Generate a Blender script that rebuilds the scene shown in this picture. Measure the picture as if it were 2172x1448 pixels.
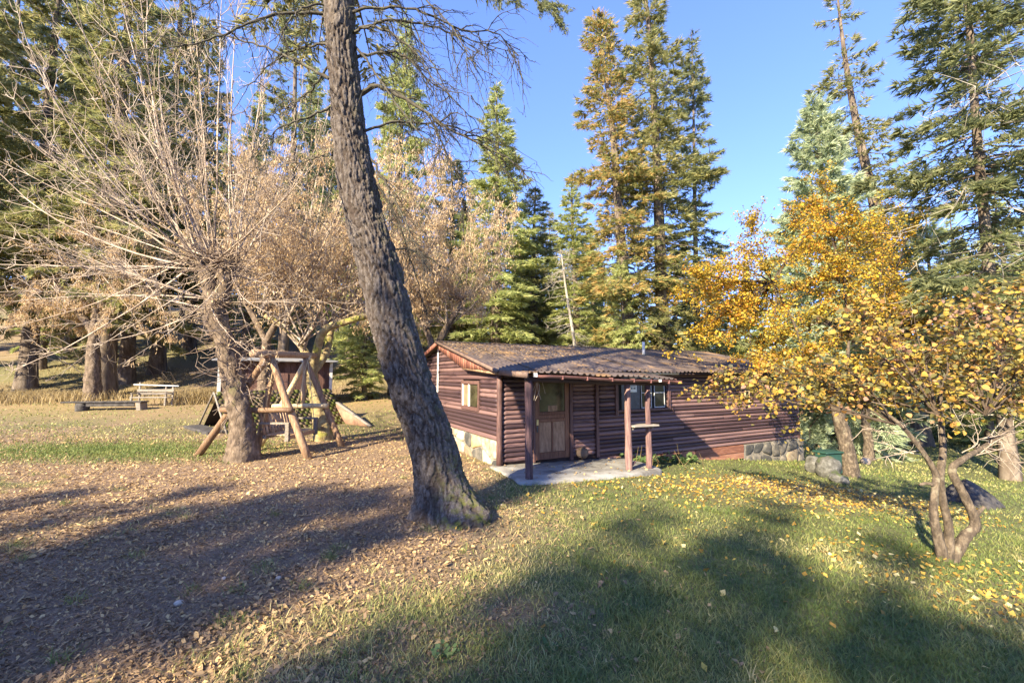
import bpy, bmesh, math, random
import numpy as np
from mathutils import Vector, Matrix

for o in list(bpy.data.objects):
    bpy.data.objects.remove(o, do_unlink=True)
scene = bpy.context.scene
R_ = math.radians
rng = np.random.default_rng(7)
random.seed(7)

# ------------------------------------------------------------------ camera
CAM_H, FPX, CX, CY = 2.0, 900.0, 1086.0, 724.0
PITCH = math.atan(73.0 / FPX)
cam_d = bpy.data.cameras.new('camera')
cam = bpy.data.objects.new('camera', cam_d)
scene.collection.objects.link(cam)
cam_d.sensor_width = 36.0
cam_d.lens = FPX / 2172.0 * 36.0
cam_d.clip_start = 0.05
cam_d.clip_end = 2000
cam.location = (0, 0, CAM_H)
cam.rotation_euler = (math.pi / 2 + PITCH, 0, 0)
scene.camera = cam

# ------------------------------------------------------------------ sky and sun
SUN_AZ = R_(36.5)      # direction the light travels, from +Y towards +X
SUN_EL = R_(30.5)
world = bpy.data.worlds.new('World')
scene.world = world
world.use_nodes = True
wn, wl = world.node_tree.nodes, world.node_tree.links
wn.clear()
wo = wn.new('ShaderNodeOutputWorld')
bg = wn.new('ShaderNodeBackground')
sky = wn.new('ShaderNodeTexSky')
sky.sky_type = 'NISHITA'
sky.sun_disc = False
sky.sun_elevation = SUN_EL
sky.sun_rotation = SUN_AZ + math.pi
sky.altitude = 900
sky.air_density = 1.0
sky.dust_density = 0.0
sky.ozone_density = 2.5
bg.inputs['Strength'].default_value = 0.098
gam = wn.new('ShaderNodeGamma'); gam.inputs['Gamma'].default_value = .75       # softer falloff to the zenith, all round
tint = wn.new('ShaderNodeMix'); tint.data_type = 'RGBA'; tint.blend_type = 'MULTIPLY'; tint.inputs['Factor'].default_value = 1.0
tint.inputs['B'].default_value = (.50, .60, .97, 1)                              # the photograph's colour balance
wl.new(sky.outputs[0], gam.inputs['Color']); wl.new(gam.outputs[0], tint.inputs['A'])
wl.new(tint.outputs['Result'], bg.inputs['Color'])
wl.new(bg.outputs[0], wo.inputs['Surface'])
sd = bpy.data.lights.new('sun', 'SUN')
sd.energy = 2.6
sd.angle = R_(0.55)
sd.color = (1.0, 0.86, 0.60)
sun = bpy.data.objects.new('sun', sd)
scene.collection.objects.link(sun)
sun.location = (-30, -30, 40)
ldir = Vector((math.sin(SUN_AZ) * math.cos(SUN_EL), math.cos(SUN_AZ) * math.cos(SUN_EL), -math.sin(SUN_EL)))
sun.rotation_euler = ldir.to_track_quat('-Z', 'Y').to_euler()
vs = scene.view_settings
vs.view_transform = 'Standard'
vs.look = 'None'
vs.gamma = 1.0
vs.use_curve_mapping = False
vs.exposure = 2.85
scene.cycles.max_bounces = 6
scene.cycles.diffuse_bounces = 3
scene.cycles.transmission_bounces = 3
scene.cycles.transparent_max_bounces = 4
scene.cycles.use_denoising = True

# ------------------------------------------------------------------ pixel helpers (photo is 2172 x 1448)
def ray(px, py):
    a = (px - CX) / FPX
    b = (CY - py) / FPX
    return np.array([a, math.cos(PITCH) - b * math.sin(PITCH), math.sin(PITCH) + b * math.cos(PITCH)])
def at(px, py, Y):
    d = ray(px, py)
    return np.array([0, 0, CAM_H]) + d * (Y / d[1])

# ------------------------------------------------------------------ noise
def _h(ix, iy, s):
    n = (ix.astype(np.int64) * 374761393 + iy.astype(np.int64) * 668265263 + s * 974634541) & 0xffffffff
    n = ((n ^ (n >> 13)) * 1274126177) & 0xffffffff
    n = ((n ^ (n >> 16)) * 2246822519) & 0xffffffff
    return ((n ^ (n >> 15)) & 0xffffff) / float(0xffffff)
def vnoise(x, y, s=0):
    x = np.asarray(x, float); y = np.asarray(y, float)
    ix, iy = np.floor(x), np.floor(y)
    fx, fy = x - ix, y - iy
    fx = fx * fx * (3 - 2 * fx); fy = fy * fy * (3 - 2 * fy)
    a = _h(ix, iy, s); b = _h(ix + 1, iy, s); c = _h(ix, iy + 1, s); d = _h(ix + 1, iy + 1, s)
    return (a + (b - a) * fx) * (1 - fy) + (c + (d - c) * fx) * fy
def fbm(x, y, s=0, o=4):
    t = np.zeros(np.broadcast(np.asarray(x, float), np.asarray(y, float)).shape); a = .5
    for k in range(o):
        t = t + a * (vnoise(np.asarray(x) * 2 ** k, np.asarray(y) * 2 ** k, s + k * 17) - .5)
        a *= .5
    return t
def sstep(a, b, x):
    t = np.clip((np.asarray(x, float) - a) / (b - a), 0, 1)
    return t * t * (3 - 2 * t)

# ------------------------------------------------------------------ terrain
def ground(x, y):
    x = np.asarray(x, float); y = np.asarray(y, float)
    z = -.112 * np.clip(np.logaddexp(0, (x - 1.8) * 1.2) / 1.2, 0, 15)          # falls away to the right
    left = sstep(6, -3, x)
    far = np.clip(y - 18, 0, None)
    z = z + left * .075 * np.clip(far, 0, 14)                                      # rises gently behind the swing
    hill = np.clip(y - 30 - .1 * np.clip(x + 8, -30, 0), 0, None)
    z = z + sstep(3, -10, x) * .36 * np.clip(np.sqrt(hill * hill + 4) - 2, 0, 40)                # the wooded hillside
    z = z + .06 * fbm(x * .35, y * .35, 3, 3) * sstep(3, 6, np.hypot(x - 0, y - 0) + 2)
    z = z + .035 * fbm(x * 2.1, y * 2.1, 5, 4)
    # flat by the porch
    return z
def grass_mask(x, y):
    n = fbm(x * .8, y * .8, 11, 4) * 2.6
    n2 = fbm(x * 2.6, y * 2.6, 12, 3) * 2.0
    g = sstep(-2.1, 1.0, x - .18 * (y - 3) + 1.3 * n + .7 * n2)
    g2 = np.exp(-(((x + 10.5) / 4.0) ** 2 + ((y - 11.6) / 1.3) ** 2)) * sstep(-.7, .3, n + .4)
    g3 = .65 * sstep(13.0, 15.5, y) * sstep(-.6, .5, n + .15) * sstep(-1, -5, x)
    g4 = .5 * np.exp(-(((x + 2.2) / 1.5) ** 2 + ((y - 2.4) / .6) ** 2)) * sstep(0, .6, n2)
    g4 = np.maximum(g4, .75 * sstep(.28, .55, fbm(x * .55, y * .75, 29, 3) * 2.2 + .12 * n2) * sstep(12, 9, y))
    # bare under the leaning trunk
    bare = 1 - .8 * np.exp(-(((x + 1.0) / 1.3) ** 2 + ((y - 5.9) / .8) ** 2))
    return np.clip(np.maximum(np.maximum(g * bare, g2), np.maximum(g3, g4)), 0, 1)
def leafbed_mask(x, y):
    n = fbm(x * .9, y * .9, 31, 3) * 2
    b = np.exp(-(((x - 6.6) / 2.9) ** 2 + ((y - 9.4) / 1.15) ** 2) ** 1.6)
    c = .55 * np.exp(-(((x - 5.6) / 1.5) ** 2 + ((y - 4.6) / .7) ** 2))
    d = .35 * np.exp(-(((x - 3.2) / 2.2) ** 2 + ((y - 8.2) / .8) ** 2))
    return np.clip((b + c + d) * (1 + .8 * n), 0, 1)

# ------------------------------------------------------------------ mesh helpers
COL = scene.collection
def mesh_np(name, V, F, attrs=None, smooth=False):
    V = np.asarray(V, np.float32).reshape(-1, 3)
    Fs = F if isinstance(F, list) else [F]
    Fs = [np.asarray(f, np.int32) for f in Fs if len(f)]
    me = bpy.data.meshes.new(name)
    me.vertices.add(len(V)); me.vertices.foreach_set('co', V.ravel())
    loops = np.concatenate([f.ravel() for f in Fs])
    sizes = np.concatenate([np.full(len(f), f.shape[1], np.int32) for f in Fs])
    starts = np.concatenate([[0], np.cumsum(sizes)[:-1]]).astype(np.int32)
    me.loops.add(len(loops)); me.loops.foreach_set('vertex_index', loops)
    me.polygons.add(len(sizes)); me.polygons.foreach_set('loop_start', starts)
    me.polygons.foreach_set('loop_total', sizes)
    if smooth:
        me.polygons.foreach_set('use_smooth', np.ones(len(sizes), bool))
    for k, a in (attrs or {}).items():
        at_ = me.attributes.new(k, 'FLOAT', 'POINT')
        at_.data.foreach_set('value', np.asarray(a, np.float32))
    me.update(calc_edges=True)
    me.validate()
    return me
def link(name, me, mat=None, parent=None):
    o = bpy.data.objects.new(name, me)
    COL.objects.link(o)
    if mat is not None and me is not None and len(me.materials) == 0:
        me.materials.append(mat)
    if parent is not None:
        o.parent = parent
    return o
def empty(name, loc=(0, 0, 0), rz=0.0, label=None, cat=None, group=None):
    o = bpy.data.objects.new(name, None)
    o.empty_display_size = .2
    COL.objects.link(o)
    o.location = loc
    o.rotation_euler = (0, 0, rz)
    tag(o, label, cat, group)
    return o
def tag(o, label=None, cat=None, group=None, kind=None):
    if label: o['label'] = label
    if cat: o['category'] = cat
    if group: o['group'] = group
    if kind: o['kind'] = kind
    return o

class MB:
    def __init__(s): s.V = []; s.F = {}; s.A = []; s.n = 0
    def add(s, V, F, a=0.0):
        V = np.asarray(V, float).reshape(-1, 3)
        for f in (F if isinstance(F, list) and isinstance(F[0], np.ndarray) and F[0].ndim == 2 else [F]):
            f = np.asarray(f, int)
            if len(f): s.F.setdefault(f.shape[1], []).append(f + s.n)
        s.V.append(V); s.A.append(np.broadcast_to(np.asarray(a, float), (len(V),)) if np.ndim(a) == 0 else np.asarray(a, float)); s.n += len(V)
    def mesh(s, name, smooth=False):
        return mesh_np(name, np.concatenate(s.V), [np.concatenate(f) for f in s.F.values()], {'rnd': np.concatenate(s.A)}, smooth)
    def obj(s, name, mat, parent=None, smooth=False):
        return link(name, s.mesh(name, smooth), mat, parent)
    def box(s, c0, c1, a=0.0):
        x0, y0, z0 = c0; x1, y1, z1 = c1
        V = [(x0, y0, z0), (x1, y0, z0), (x1, y1, z0), (x0, y1, z0), (x0, y0, z1), (x1, y0, z1), (x1, y1, z1), (x0, y1, z1)]
        s.add(V, [(0, 3, 2, 1), (4, 5, 6, 7), (0, 1, 5, 4), (1, 2, 6, 5), (2, 3, 7, 6), (3, 0, 4, 7)], a)

def tubes(P, Rr, k=3, cap=False):
    """P [N,m,3], Rr [N,m] -> verts, quads (N tubes of k sides)"""
    P = np.asarray(P, float); Rr = np.asarray(Rr, float)
    N, m, _ = P.shape
    T = np.gradient(P, axis=1)
    T /= np.linalg.norm(T, axis=2, keepdims=True) + 1e-9
    ref = np.where(np.abs(T[:, :1, 2:3]) > .8, np.array([[[1., 0, 0]]]), np.array([[[0, 0, 1.]]]))
    A = np.cross(T, np.broadcast_to(ref, T.shape)); A /= np.linalg.norm(A, axis=2, keepdims=True) + 1e-9
    B = np.cross(T, A)
    th = np.arange(k) * 2 * math.pi / k
    V = P[:, :, None, :] + Rr[:, :, None, None] * (A[:, :, None, :] * np.cos(th)[None, None, :, None] + B[:, :, None, :] * np.sin(th)[None, None, :, None])
    idx = np.arange(N * m * k).reshape(N, m, k)
    a = idx[:, :-1, :]; b = np.roll(a, -1, 2); d = idx[:, 1:, :]; c = np.roll(d, -1, 2)
    F = np.stack([a, b, c, d], -1).reshape(-1, 4)
    Fs = [F]
    if cap:
        Fs += [idx[:, -1, :], idx[:, 0, ::-1]]
    return V.reshape(-1, 3), Fs
def smooth_path(pts, n):
    """Catmull-Rom through pts, n samples"""
    P = np.asarray(pts, float)
    P = np.vstack([2 * P[0] - P[1], P, 2 * P[-1] - P[-2]])
    t = np.linspace(0, len(P) - 3 - 1e-6, n)
    i = t.astype(int); f = (t - i)[:, None]
    p0, p1, p2, p3 = P[i], P[i + 1], P[i + 2], P[i + 3]
    return .5 * ((2 * p1) + (-p0 + p2) * f + (2 * p0 - 5 * p1 + 4 * p2 - p3) * f ** 2 + (-p0 + 3 * p1 - 3 * p2 + p3) * f ** 3)
def pole(name, p, q, r0, r1, mat, parent, k=10, m=7, wob=.012, bend=0.0):
    wob = wob * .5
    """a peeled pole or post: tapered, slightly crooked, capped"""
    p = np.asarray(p, float); q = np.asarray(q, float)
    t = np.linspace(0, 1, m)[:, None]
    P = p + (q - p) * t
    P[1:-1] += rng.normal(0, wob, (m - 2, 3))
    P[:, 2] += bend * np.sin(np.pi * t[:, 0])
    r = (r0 + (r1 - r0) * t[:, 0]) * (1 + rng.normal(0, .04, m))
    V, F = tubes(P[None], r[None], k, True)
    b = MB(); b.add(V, F, rng.random())
    return b.obj(name, mat, parent, True)
_boxc = {}
def bbox(name, c0, c1, mat, parent, bev=.006, rot=None):
    """a bevelled board between two corners"""
    c0 = np.asarray(c0, float); c1 = np.asarray(c1, float)
    size = np.round(np.abs(c1 - c0), 4); key = (tuple(size), mat.name)
    if key not in _boxc:
        bm = bmesh.new()
        bmesh.ops.create_cube(bm, size=1.0)
        for v in bm.verts: v.co = Vector((v.co.x * size[0], v.co.y * size[1], v.co.z * size[2]))
        bv = min(bev, .3 * size.min())
        bmesh.ops.bevel(bm, geom=bm.edges[:], offset=bv, segments=1, affect='EDGES')
        me = bpy.data.meshes.new(name); bm.to_mesh(me); bm.free(); me.materials.append(mat)
        _boxc[key] = me
    o = link(name, _boxc[key], mat, parent)
    o.location = tuple((c0 + c1) / 2)
    if rot: o.rotation_euler = rot
    return o

# ------------------------------------------------------------------ materials
def new_mat(name):
    m = bpy.data.materials.new(name); m.use_nodes = True
    nt = m.node_tree; nt.nodes.clear()
    return m, nt.nodes, nt.links
def ramp(nodes, stops, interp='LINEAR'):
    r = nodes.new('ShaderNodeValToRGB'); cr = r.color_ramp; cr.interpolation = interp
    while len(cr.elements) > 1: cr.elements.remove(cr.elements[-1])
    cr.elements[0].position = stops[0][0]; cr.elements[0].color = (*stops[0][1], 1)
    for p, c in stops[1:]:
        e = cr.elements.new(p); e.color = (*c, 1)
    return r
def spread(c1, c2, c3=None):
    return [(0, c1), (1, c2)] if c3 is None else [(0, c1), (.5, c2), (1, c3)]
def leaf_mat(name, stops, trans=.3, rough=.6, patch=0.0, patch_scale=.6, k=1.18):
    stops = [(p_, tuple(min(.72, v * k) for v in c)) for p_, c in stops]
    """foliage: colour per leaf from the attribute, part translucent"""
    m, n, l = new_mat(name)
    out = n.new('ShaderNodeOutputMaterial')
    a = n.new('ShaderNodeAttribute'); a.attribute_name = 'rnd'
    r = ramp(n, stops)
    fac = a.outputs['Fac']
    if patch > 0:
        g = n.new('ShaderNodeNewGeometry')
        no = n.new('ShaderNodeTexNoise'); no.inputs['Scale'].default_value = patch_scale; no.inputs['Detail'].default_value = 2
        l.new(g.outputs['Position'], no.inputs['Vector'])
        ma = n.new('ShaderNodeMath'); ma.operation = 'MULTIPLY_ADD'
        l.new(no.outputs['Fac'], ma.inputs[0]); ma.inputs[1].default_value = patch * 2
        mb = n.new('ShaderNodeMath'); mb.operation = 'ADD'; mb.inputs[1].default_value = -patch
        l.new(fac, mb.inputs[0]); l.new(mb.outputs[0], ma.inputs[2])
        fac = ma.outputs[0]
    l.new(fac, r.inputs['Fac'])
    p = n.new('ShaderNodeBsdfPrincipled'); p.inputs['Roughness'].default_value = rough
    p.inputs['Specular IOR Level'].default_value = .3
    l.new(r.outputs['Color'], p.inputs['Base Color'])
    t = n.new('ShaderNodeBsdfTranslucent'); l.new(r.outputs['Color'], t.inputs['Color'])
    mx = n.new('ShaderNodeMixShader'); mx.inputs[0].default_value = trans
    l.new(p.outputs[0], mx.inputs[1]); l.new(t.outputs[0], mx.inputs[2])
    l.new(mx.outputs[0], out.inputs['Surface'])
    return m
def noisy_mat(name, c1, c2, c3=None, scale=6, stretch=(1, 1, 1), rough=.8, bump=.3, bscale=None, detail=6, coord='Object', attr=0.0, dist=.02, metallic=0.0, spec=.35, moss=None):
    """solid stuff: noise between colours, fine bump, optional shift per piece, optional moss/wear patches (colour, threshold, scale)"""
    m, n, l = new_mat(name)
    out = n.new('ShaderNodeOutputMaterial')
    tc = n.new('ShaderNodeTexCoord'); mp = n.new('ShaderNodeMapping'); mp.inputs['Scale'].default_value = stretch
    ofs = n.new('ShaderNodeObjectInfo'); om = n.new('ShaderNodeMath'); om.operation = 'MULTIPLY'; om.inputs[1].default_value = 61.0; l.new(ofs.outputs['Random'], om.inputs[0])
    va = n.new('ShaderNodeVectorMath'); va.operation = 'ADD'; l.new(tc.outputs[coord], va.inputs[0]); l.new(om.outputs[0], va.inputs[1])
    l.new(va.outputs[0], mp.inputs['Vector'])
    no = n.new('ShaderNodeTexNoise'); no.inputs['Scale'].default_value = scale; no.inputs['Detail'].default_value = detail; no.inputs['Roughness'].default_value = .65
    l.new(mp.outputs[0], no.inputs['Vector'])
    st = [(.34, c1), (.66, c2)] if c3 is None else [(.34, c1), (.5, c2), (.68, c3)]
    r = ramp(n, st)
    fac = no.outputs['Fac']
    if attr:
        oi = n.new('ShaderNodeObjectInfo')
        ma = n.new('ShaderNodeMath'); ma.operation = 'MULTIPLY_ADD'; ma.inputs[1].default_value = attr
        l.new(oi.outputs['Random'], ma.inputs[0])
        mb = n.new('ShaderNodeMath'); mb.operation = 'ADD'; mb.inputs[1].default_value = -attr / 2
        l.new(fac, mb.inputs[0]); l.new(mb.outputs[0], ma.inputs[2]); fac = ma.outputs[0]
    l.new(fac, r.inputs['Fac'])
    col = r.outputs['Color']
    if moss:
        mc, th, ms = moss
        n2 = n.new('ShaderNodeTexNoise'); n2.inputs['Scale'].default_value = ms; n2.inputs['Detail'].default_value = 5
        l.new(va.outputs[0], n2.inputs['Vector'])
        r2 = ramp(n, [(th, (0, 0, 0)), (th + .09, (1, 1, 1))]); l.new(n2.outputs['Fac'], r2.inputs['Fac'])
        mx = n.new('ShaderNodeMix'); mx.data_type = 'RGBA'
        l.new(r2.outputs['Color'], mx.inputs['Factor']); l.new(col, mx.inputs['A']); mx.inputs['B'].default_value = (*mc, 1)
        col = mx.outputs['Result']
    p = n.new('ShaderNodeBsdfPrincipled'); p.inputs['Roughness'].default_value = rough
    p.inputs['Metallic'].default_value = metallic; p.inputs['Specular IOR Level'].default_value = spec
    l.new(col, p.inputs['Base Color'])
    if bump > 0:
        nb = n.new('ShaderNodeTexNoise'); nb.inputs['Scale'].default_value = bscale or scale * 3; nb.inputs['Detail'].default_value = 8; nb.inputs['Roughness'].default_value = .7
        l.new(mp.outputs[0], nb.inputs['Vector'])
        bp = n.new('ShaderNodeBump'); bp.inputs['Strength'].default_value = bump; bp.inputs['Distance'].default_value = dist
        l.new(nb.outputs['Fac'], bp.inputs['Height']); l.new(bp.outputs[0], p.inputs['Normal'])
    l.new(p.outputs[0], out.inputs['Surface'])
    return m

M = {}
M['log'] = noisy_mat('stained_log', (.05, .029, .033), (.10, .056, .058), (.19, .115, .108), 5, (.6, 6, 6), .55, .35, 14, attr=.6, dist=.008)
M['logtrim'] = noisy_mat('stained_trim', (.065, .034, .033), (.11, .058, .052), (.165, .09, .075), 6, (5, 5, .8), .6, .3, 12, attr=.2, dist=.005)
M['redboard'] = noisy_mat('red_brown_board', (.15, .055, .04), (.24, .095, .065), (.32, .16, .11), 5, (4, 4, .9), .7, .35, 16, attr=.3, dist=.006)
M['skirt'] = noisy_mat('skirting_board', (.17, .07, .045), (.27, .12, .075), (.34, .17, .11), 4, (.7, 5, 5), .7, .3, 14, attr=.25, dist=.005)
M['post'] = noisy_mat('porch_post_stain', (.06, .034, .036), (.13, .072, .074), (.24, .15, .13), 5, (6, 6, .6), .75, .7, 12, attr=.25, dist=.008)
M['doorwood'] = noisy_mat('door_wood', (.085, .035, .022), (.14, .06, .035), (.20, .095, .055), 5, (6, 6, .8), .5, .25, 14, attr=.2, dist=.004)
M['doorpanel'] = noisy_mat('door_panel_ply', (.18, .10, .06), (.27, .16, .095), (.35, .22, .14), 4, (5, 5, 1.2), .55, .15, 14, attr=.15, dist=.003)
M['screen'] = noisy_mat('door_glass', (.02, .018, .012), (.05, .045, .025), (.09, .08, .045), 3, rough=.12, bump=0, spec=.6)
M['darkglass'] = noisy_mat('dark_pane', (.008, .009, .012), (.015, .016, .02), None, 3, rough=.06, bump=0, spec=.7)
M['bluepane'] = noisy_mat('blue_grey_pane', (.02, .024, .04), (.035, .042, .065), (.06, .07, .1), 9, rough=.25, bump=0, spec=.5)
M['sashwhite'] = noisy_mat('pale_sash', (.42, .42, .42), (.6, .6, .58), None, 9, rough=.6, bump=.1)
M['white'] = noisy_mat('white_paint', (.6, .6, .58), (.8, .8, .78), None, 6, rough=.5, bump=.05)
M['paper'] = noisy_mat('notice_paper', (.68, .72, .64), (.8, .82, .74), None, 4, rough=.8, bump=0)
M['ink'] = noisy_mat('grey_ink', (.05, .06, .06), (.12, .13, .13), None, 9, rough=.8, bump=0)
M['brass'] = noisy_mat('brass', (.45, .36, .16), (.6, .5, .26), None, 9, rough=.35, bump=0, metallic=.6)
M['gutter'] = noisy_mat('gutter_brown', (.14, .06, .055), (.22, .11, .10), None, 5, rough=.35, bump=.08, spec=.5)
M['roof'] = noisy_mat('brown_ribbed_metal', (.06, .045, .04), (.095, .073, .064), (.14, .105, .085), 1.6, rough=.5, bump=.12, bscale=20, spec=.45, moss=((.21, .13, .065), .55, 1.1))
M['rooffascia'] = noisy_mat('roof_edge', (.11, .075, .06), (.20, .13, .10), None, 6, rough=.7, bump=.2)
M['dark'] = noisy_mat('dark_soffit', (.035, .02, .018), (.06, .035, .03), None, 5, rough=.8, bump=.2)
M['mortar'] = noisy_mat('mortar', (.17, .15, .12), (.27, .235, .19), None, 9, rough=.95, bump=.5, bscale=30)
M['concrete'] = noisy_mat('porch_concrete', (.13, .12, .11), (.24, .23, .215), (.34, .33, .31), 2.4, rough=.9, bump=.35, bscale=26, dist=.01)
STONE = [noisy_mat('stone_cream', (.20, .155, .105), (.33, .27, .195), (.47, .41, .32), 4, rough=.85, bump=.6, bscale=12, attr=.5, dist=.02),
         noisy_mat('stone_ochre', (.30, .17, .07), (.42, .26, .11), (.50, .36, .2), 5, rough=.85, bump=.6, bscale=12, attr=.4, dist=.02),
         noisy_mat('stone_grey', (.05, .05, .048), (.095, .088, .078), (.19, .165, .135), 4, rough=.85, bump=.6, bscale=12, attr=.4, dist=.02)]
M['polewood'] = noisy_mat('peeled_pole', (.16, .095, .055), (.29, .18, .105), (.42, .29, .18), 5, (5, 5, .7), .65, .35, 14, attr=.4, dist=.006)
M['paleboard'] = noisy_mat('pale_pole', (.40, .28, .15), (.52, .39, .22), (.60, .48, .3), 5, (5, 5, .7), .65, .3, 14, attr=.2, dist=.006)
M['greywood'] = noisy_mat('weathered_wood', (.13, .11, .095), (.22, .19, .16), (.32, .28, .24), 6, (.8, 6, 6), .85, .4, 14, attr=.3, dist=.008)
M['slat'] = noisy_mat('swing_slat', (.32, .19, .11), (.44, .29, .18), (.54, .39, .26), 6, (6, 6, .8), .7, .3, 14, attr=.3, dist=.005)
M['shingle'] = noisy_mat('mossy_shingle', (.07, .05, .035), (.13, .095, .06), (.20, .15, .10), 7, rough=.95, bump=.7, bscale=25, attr=.4, dist=.02, moss=((.085, .10, .018), .47, 3.0))
M['tanboard'] = noisy_mat('tan_panel', (.26, .15, .10), (.36, .22, .15), None, 4, rough=.8, bump=.2)
M['black'] = noisy_mat('unlit_interior', (.006, .006, .007), (.012, .012, .013), None, 3, rough=.9, bump=0)  # near black colour standing for shade inside shelter and window
M['shedwall'] = noisy_mat('shed_board', (.06, .03, .024), (.10, .05, .038), (.14, .075, .058), 5, (5, 5, .8), .75, .3, 12, attr=.3)
M['shedroof'] = noisy_mat('shed_roof_metal', (.20, .20, .22), (.30, .30, .32), None, 3, rough=.45, bump=.1)
M['bark'] = noisy_mat('fir_bark', (.05, .038, .03), (.115, .09, .072), (.20, .165, .135), 9, (1, 1, .45), .95, .8, 22, dist=.03, moss=((.10, .10, .035), .6, 1.6))
M['bark_far'] = noisy_mat('fir_bark_far', (.07, .05, .038), (.13, .10, .078), (.22, .18, .145), 5, (1, 1, .3), .95, .6, 12, dist=.03)
M['bark_pale'] = noisy_mat('pale_dead_wood', (.22, .185, .145), (.33, .29, .235), (.43, .39, .325), 5, (1, 1, .3), .9, .4, 12)
M['bark_grey'] = noisy_mat('grey_brown_bark', (.06, .042, .03), (.13, .095, .068), (.25, .19, .14), 9, (1, 1, .5), .95, .9, 20, dist=.03, moss=((.17, .145, .07), .66, 2.2))
M['bark_moss'] = noisy_mat('mossy_yellow_bark', (.16, .11, .06), (.28, .22, .11), (.40, .34, .18), 7, (1, 1, .5), .95, .9, 20, dist=.03, moss=((.22, .205, .05), .54, 3.0))
M['shoot'] = noisy_mat('pale_shoot_bark', (.16, .115, .085), (.34, .265, .205), (.52, .44, .36), 1.3, rough=.7, bump=0)
M['twig'] = noisy_mat('twig', (.16, .11, .08), (.27, .20, .15), (.38, .30, .23), 3, rough=.8, bump=0)
M['deadlimb'] = noisy_mat('lichened_dead_limb', (.035, .03, .024), (.07, .06, .045), (.115, .105, .075), 8, rough=.95, bump=.4, bscale=40, moss=((.13, .14, .06), .6, 9))
M['yellow_bark'] = noisy_mat('brown_stem_bark', (.045, .033, .025), (.095, .072, .052), (.20, .155, .11), 18, (1, 1, .45), .95, .9, 40, dist=.02, moss=((.20, .17, .12), .60, 7.0))
M['darkstem'] = noisy_mat('dark_stem', (.05, .035, .025), (.09, .065, .045), None, 8, rough=.9, bump=.3)
M['lichenlog'] = noisy_mat('lichened_log', (.05, .048, .042), (.095, .092, .083), (.19, .185, .172), 8, rough=.95, bump=.7, bscale=18, dist=.02, moss=((.06, .075, .03), .54, 3.0))
M['stump'] = noisy_mat('dark_stump', (.03, .028, .028), (.055, .05, .05), (.10, .09, .085), 6, rough=.95, bump=.8, bscale=14, dist=.03)
M['rock'] = noisy_mat('pale_rock', (.34, .27, .21), (.46, .38, .31), None, 7, rough=.9, bump=.5)
M['fir'] = leaf_mat(k=2.1, name='fir_needles', stops= [(0, (.065, .074, .032)), (.45, (.13, .135, .052)), (.8, (.205, .19, .08)), (1, (.29, .24, .12))], trans=.46, patch=.25, patch_scale=.5)
M['fir_warm'] = leaf_mat(k=2.1, name='fir_needles_warm', stops= [(0, (.07, .085, .03)), (.4, (.14, .145, .05)), (.7, (.26, .19, .07)), (1, (.36, .22, .085))], trans=.46, patch=.3, patch_scale=.4)
M['fir_blue'] = leaf_mat(k=2.1, name='blue_green_needles', stops= [(0, (.11, .14, .09)), (.5, (.20, .235, .15)), (1, (.33, .35, .23))], trans=.45, patch=.2)
M['fir_dark'] = leaf_mat(k=2.1, name='dark_needles', stops= [(0, (.05, .06, .03)), (.5, (.10, .112, .05)), (1, (.18, .175, .085))], trans=.45, patch=.2)
M['fir_pale'] = leaf_mat(k=2.1, name='pale_green_needles', stops= [(0, (.10, .125, .045)), (.5, (.19, .21, .08)), (1, (.31, .30, .13))], trans=.45, patch=.25)
M['gold'] = leaf_mat('golden_leaves', [(0, (.17, .15, .03)), (.28, (.36, .27, .034)), (.62, (.52, .35, .036)), (.88, (.54, .27, .036)), (1, (.42, .17, .03))], .42, .5, patch=.45, patch_scale=.7)
M['olivegold'] = leaf_mat('olive_gold_leaves', [(0, (.09, .09, .05)), (.3, (.21, .18, .05)), (.62, (.42, .29, .05)), (.86, (.46, .24, .07)), (1, (.30, .18, .13))], .4, .5, patch=.4, patch_scale=1.2)
M['seeds'] = leaf_mat('dry_seed_clusters', [(0, (.24, .155, .08)), (.45, (.42, .295, .165)), (1, (.60, .47, .30))], .35, .7, patch=.15)
M['grass'] = leaf_mat(k=1.45, name='lawn_grass', stops= [(0, (.075, .108, .03)), (.4, (.13, .158, .046)), (.7, (.225, .215, .075)), (1, (.38, .32, .155))], trans=.35, rough=.6, patch=.5, patch_scale=.8)
M['straw'] = leaf_mat('dry_straw', [(0, (.17, .125, .06)), (.5, (.28, .21, .105)), (1, (.40, .32, .18))], .35, .7)
M['litter'] = leaf_mat('brown_litter', [(0, (.15, .10, .062)), (.3, (.27, .18, .10)), (.65, (.43, .29, .135)), (1, (.56, .42, .21))], .15, .75, patch=.2, patch_scale=1.5)
M['yleaf'] = leaf_mat('fallen_yellow_leaves', [(0, (.22, .12, .03)), (.35, (.40, .23, .04)), (.75, (.52, .36, .07)), (1, (.56, .48, .24))], .2, .6)
M['needlelitter'] = leaf_mat('needle_litter', [(0, (.13, .075, .04)), (.5, (.26, .16, .075)), (1, (.40, .28, .14))], .1, .8)
M['weed'] = leaf_mat('green_weed', [(0, (.05, .09, .03)), (1, (.12, .17, .06))], .3, .6)

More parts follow.
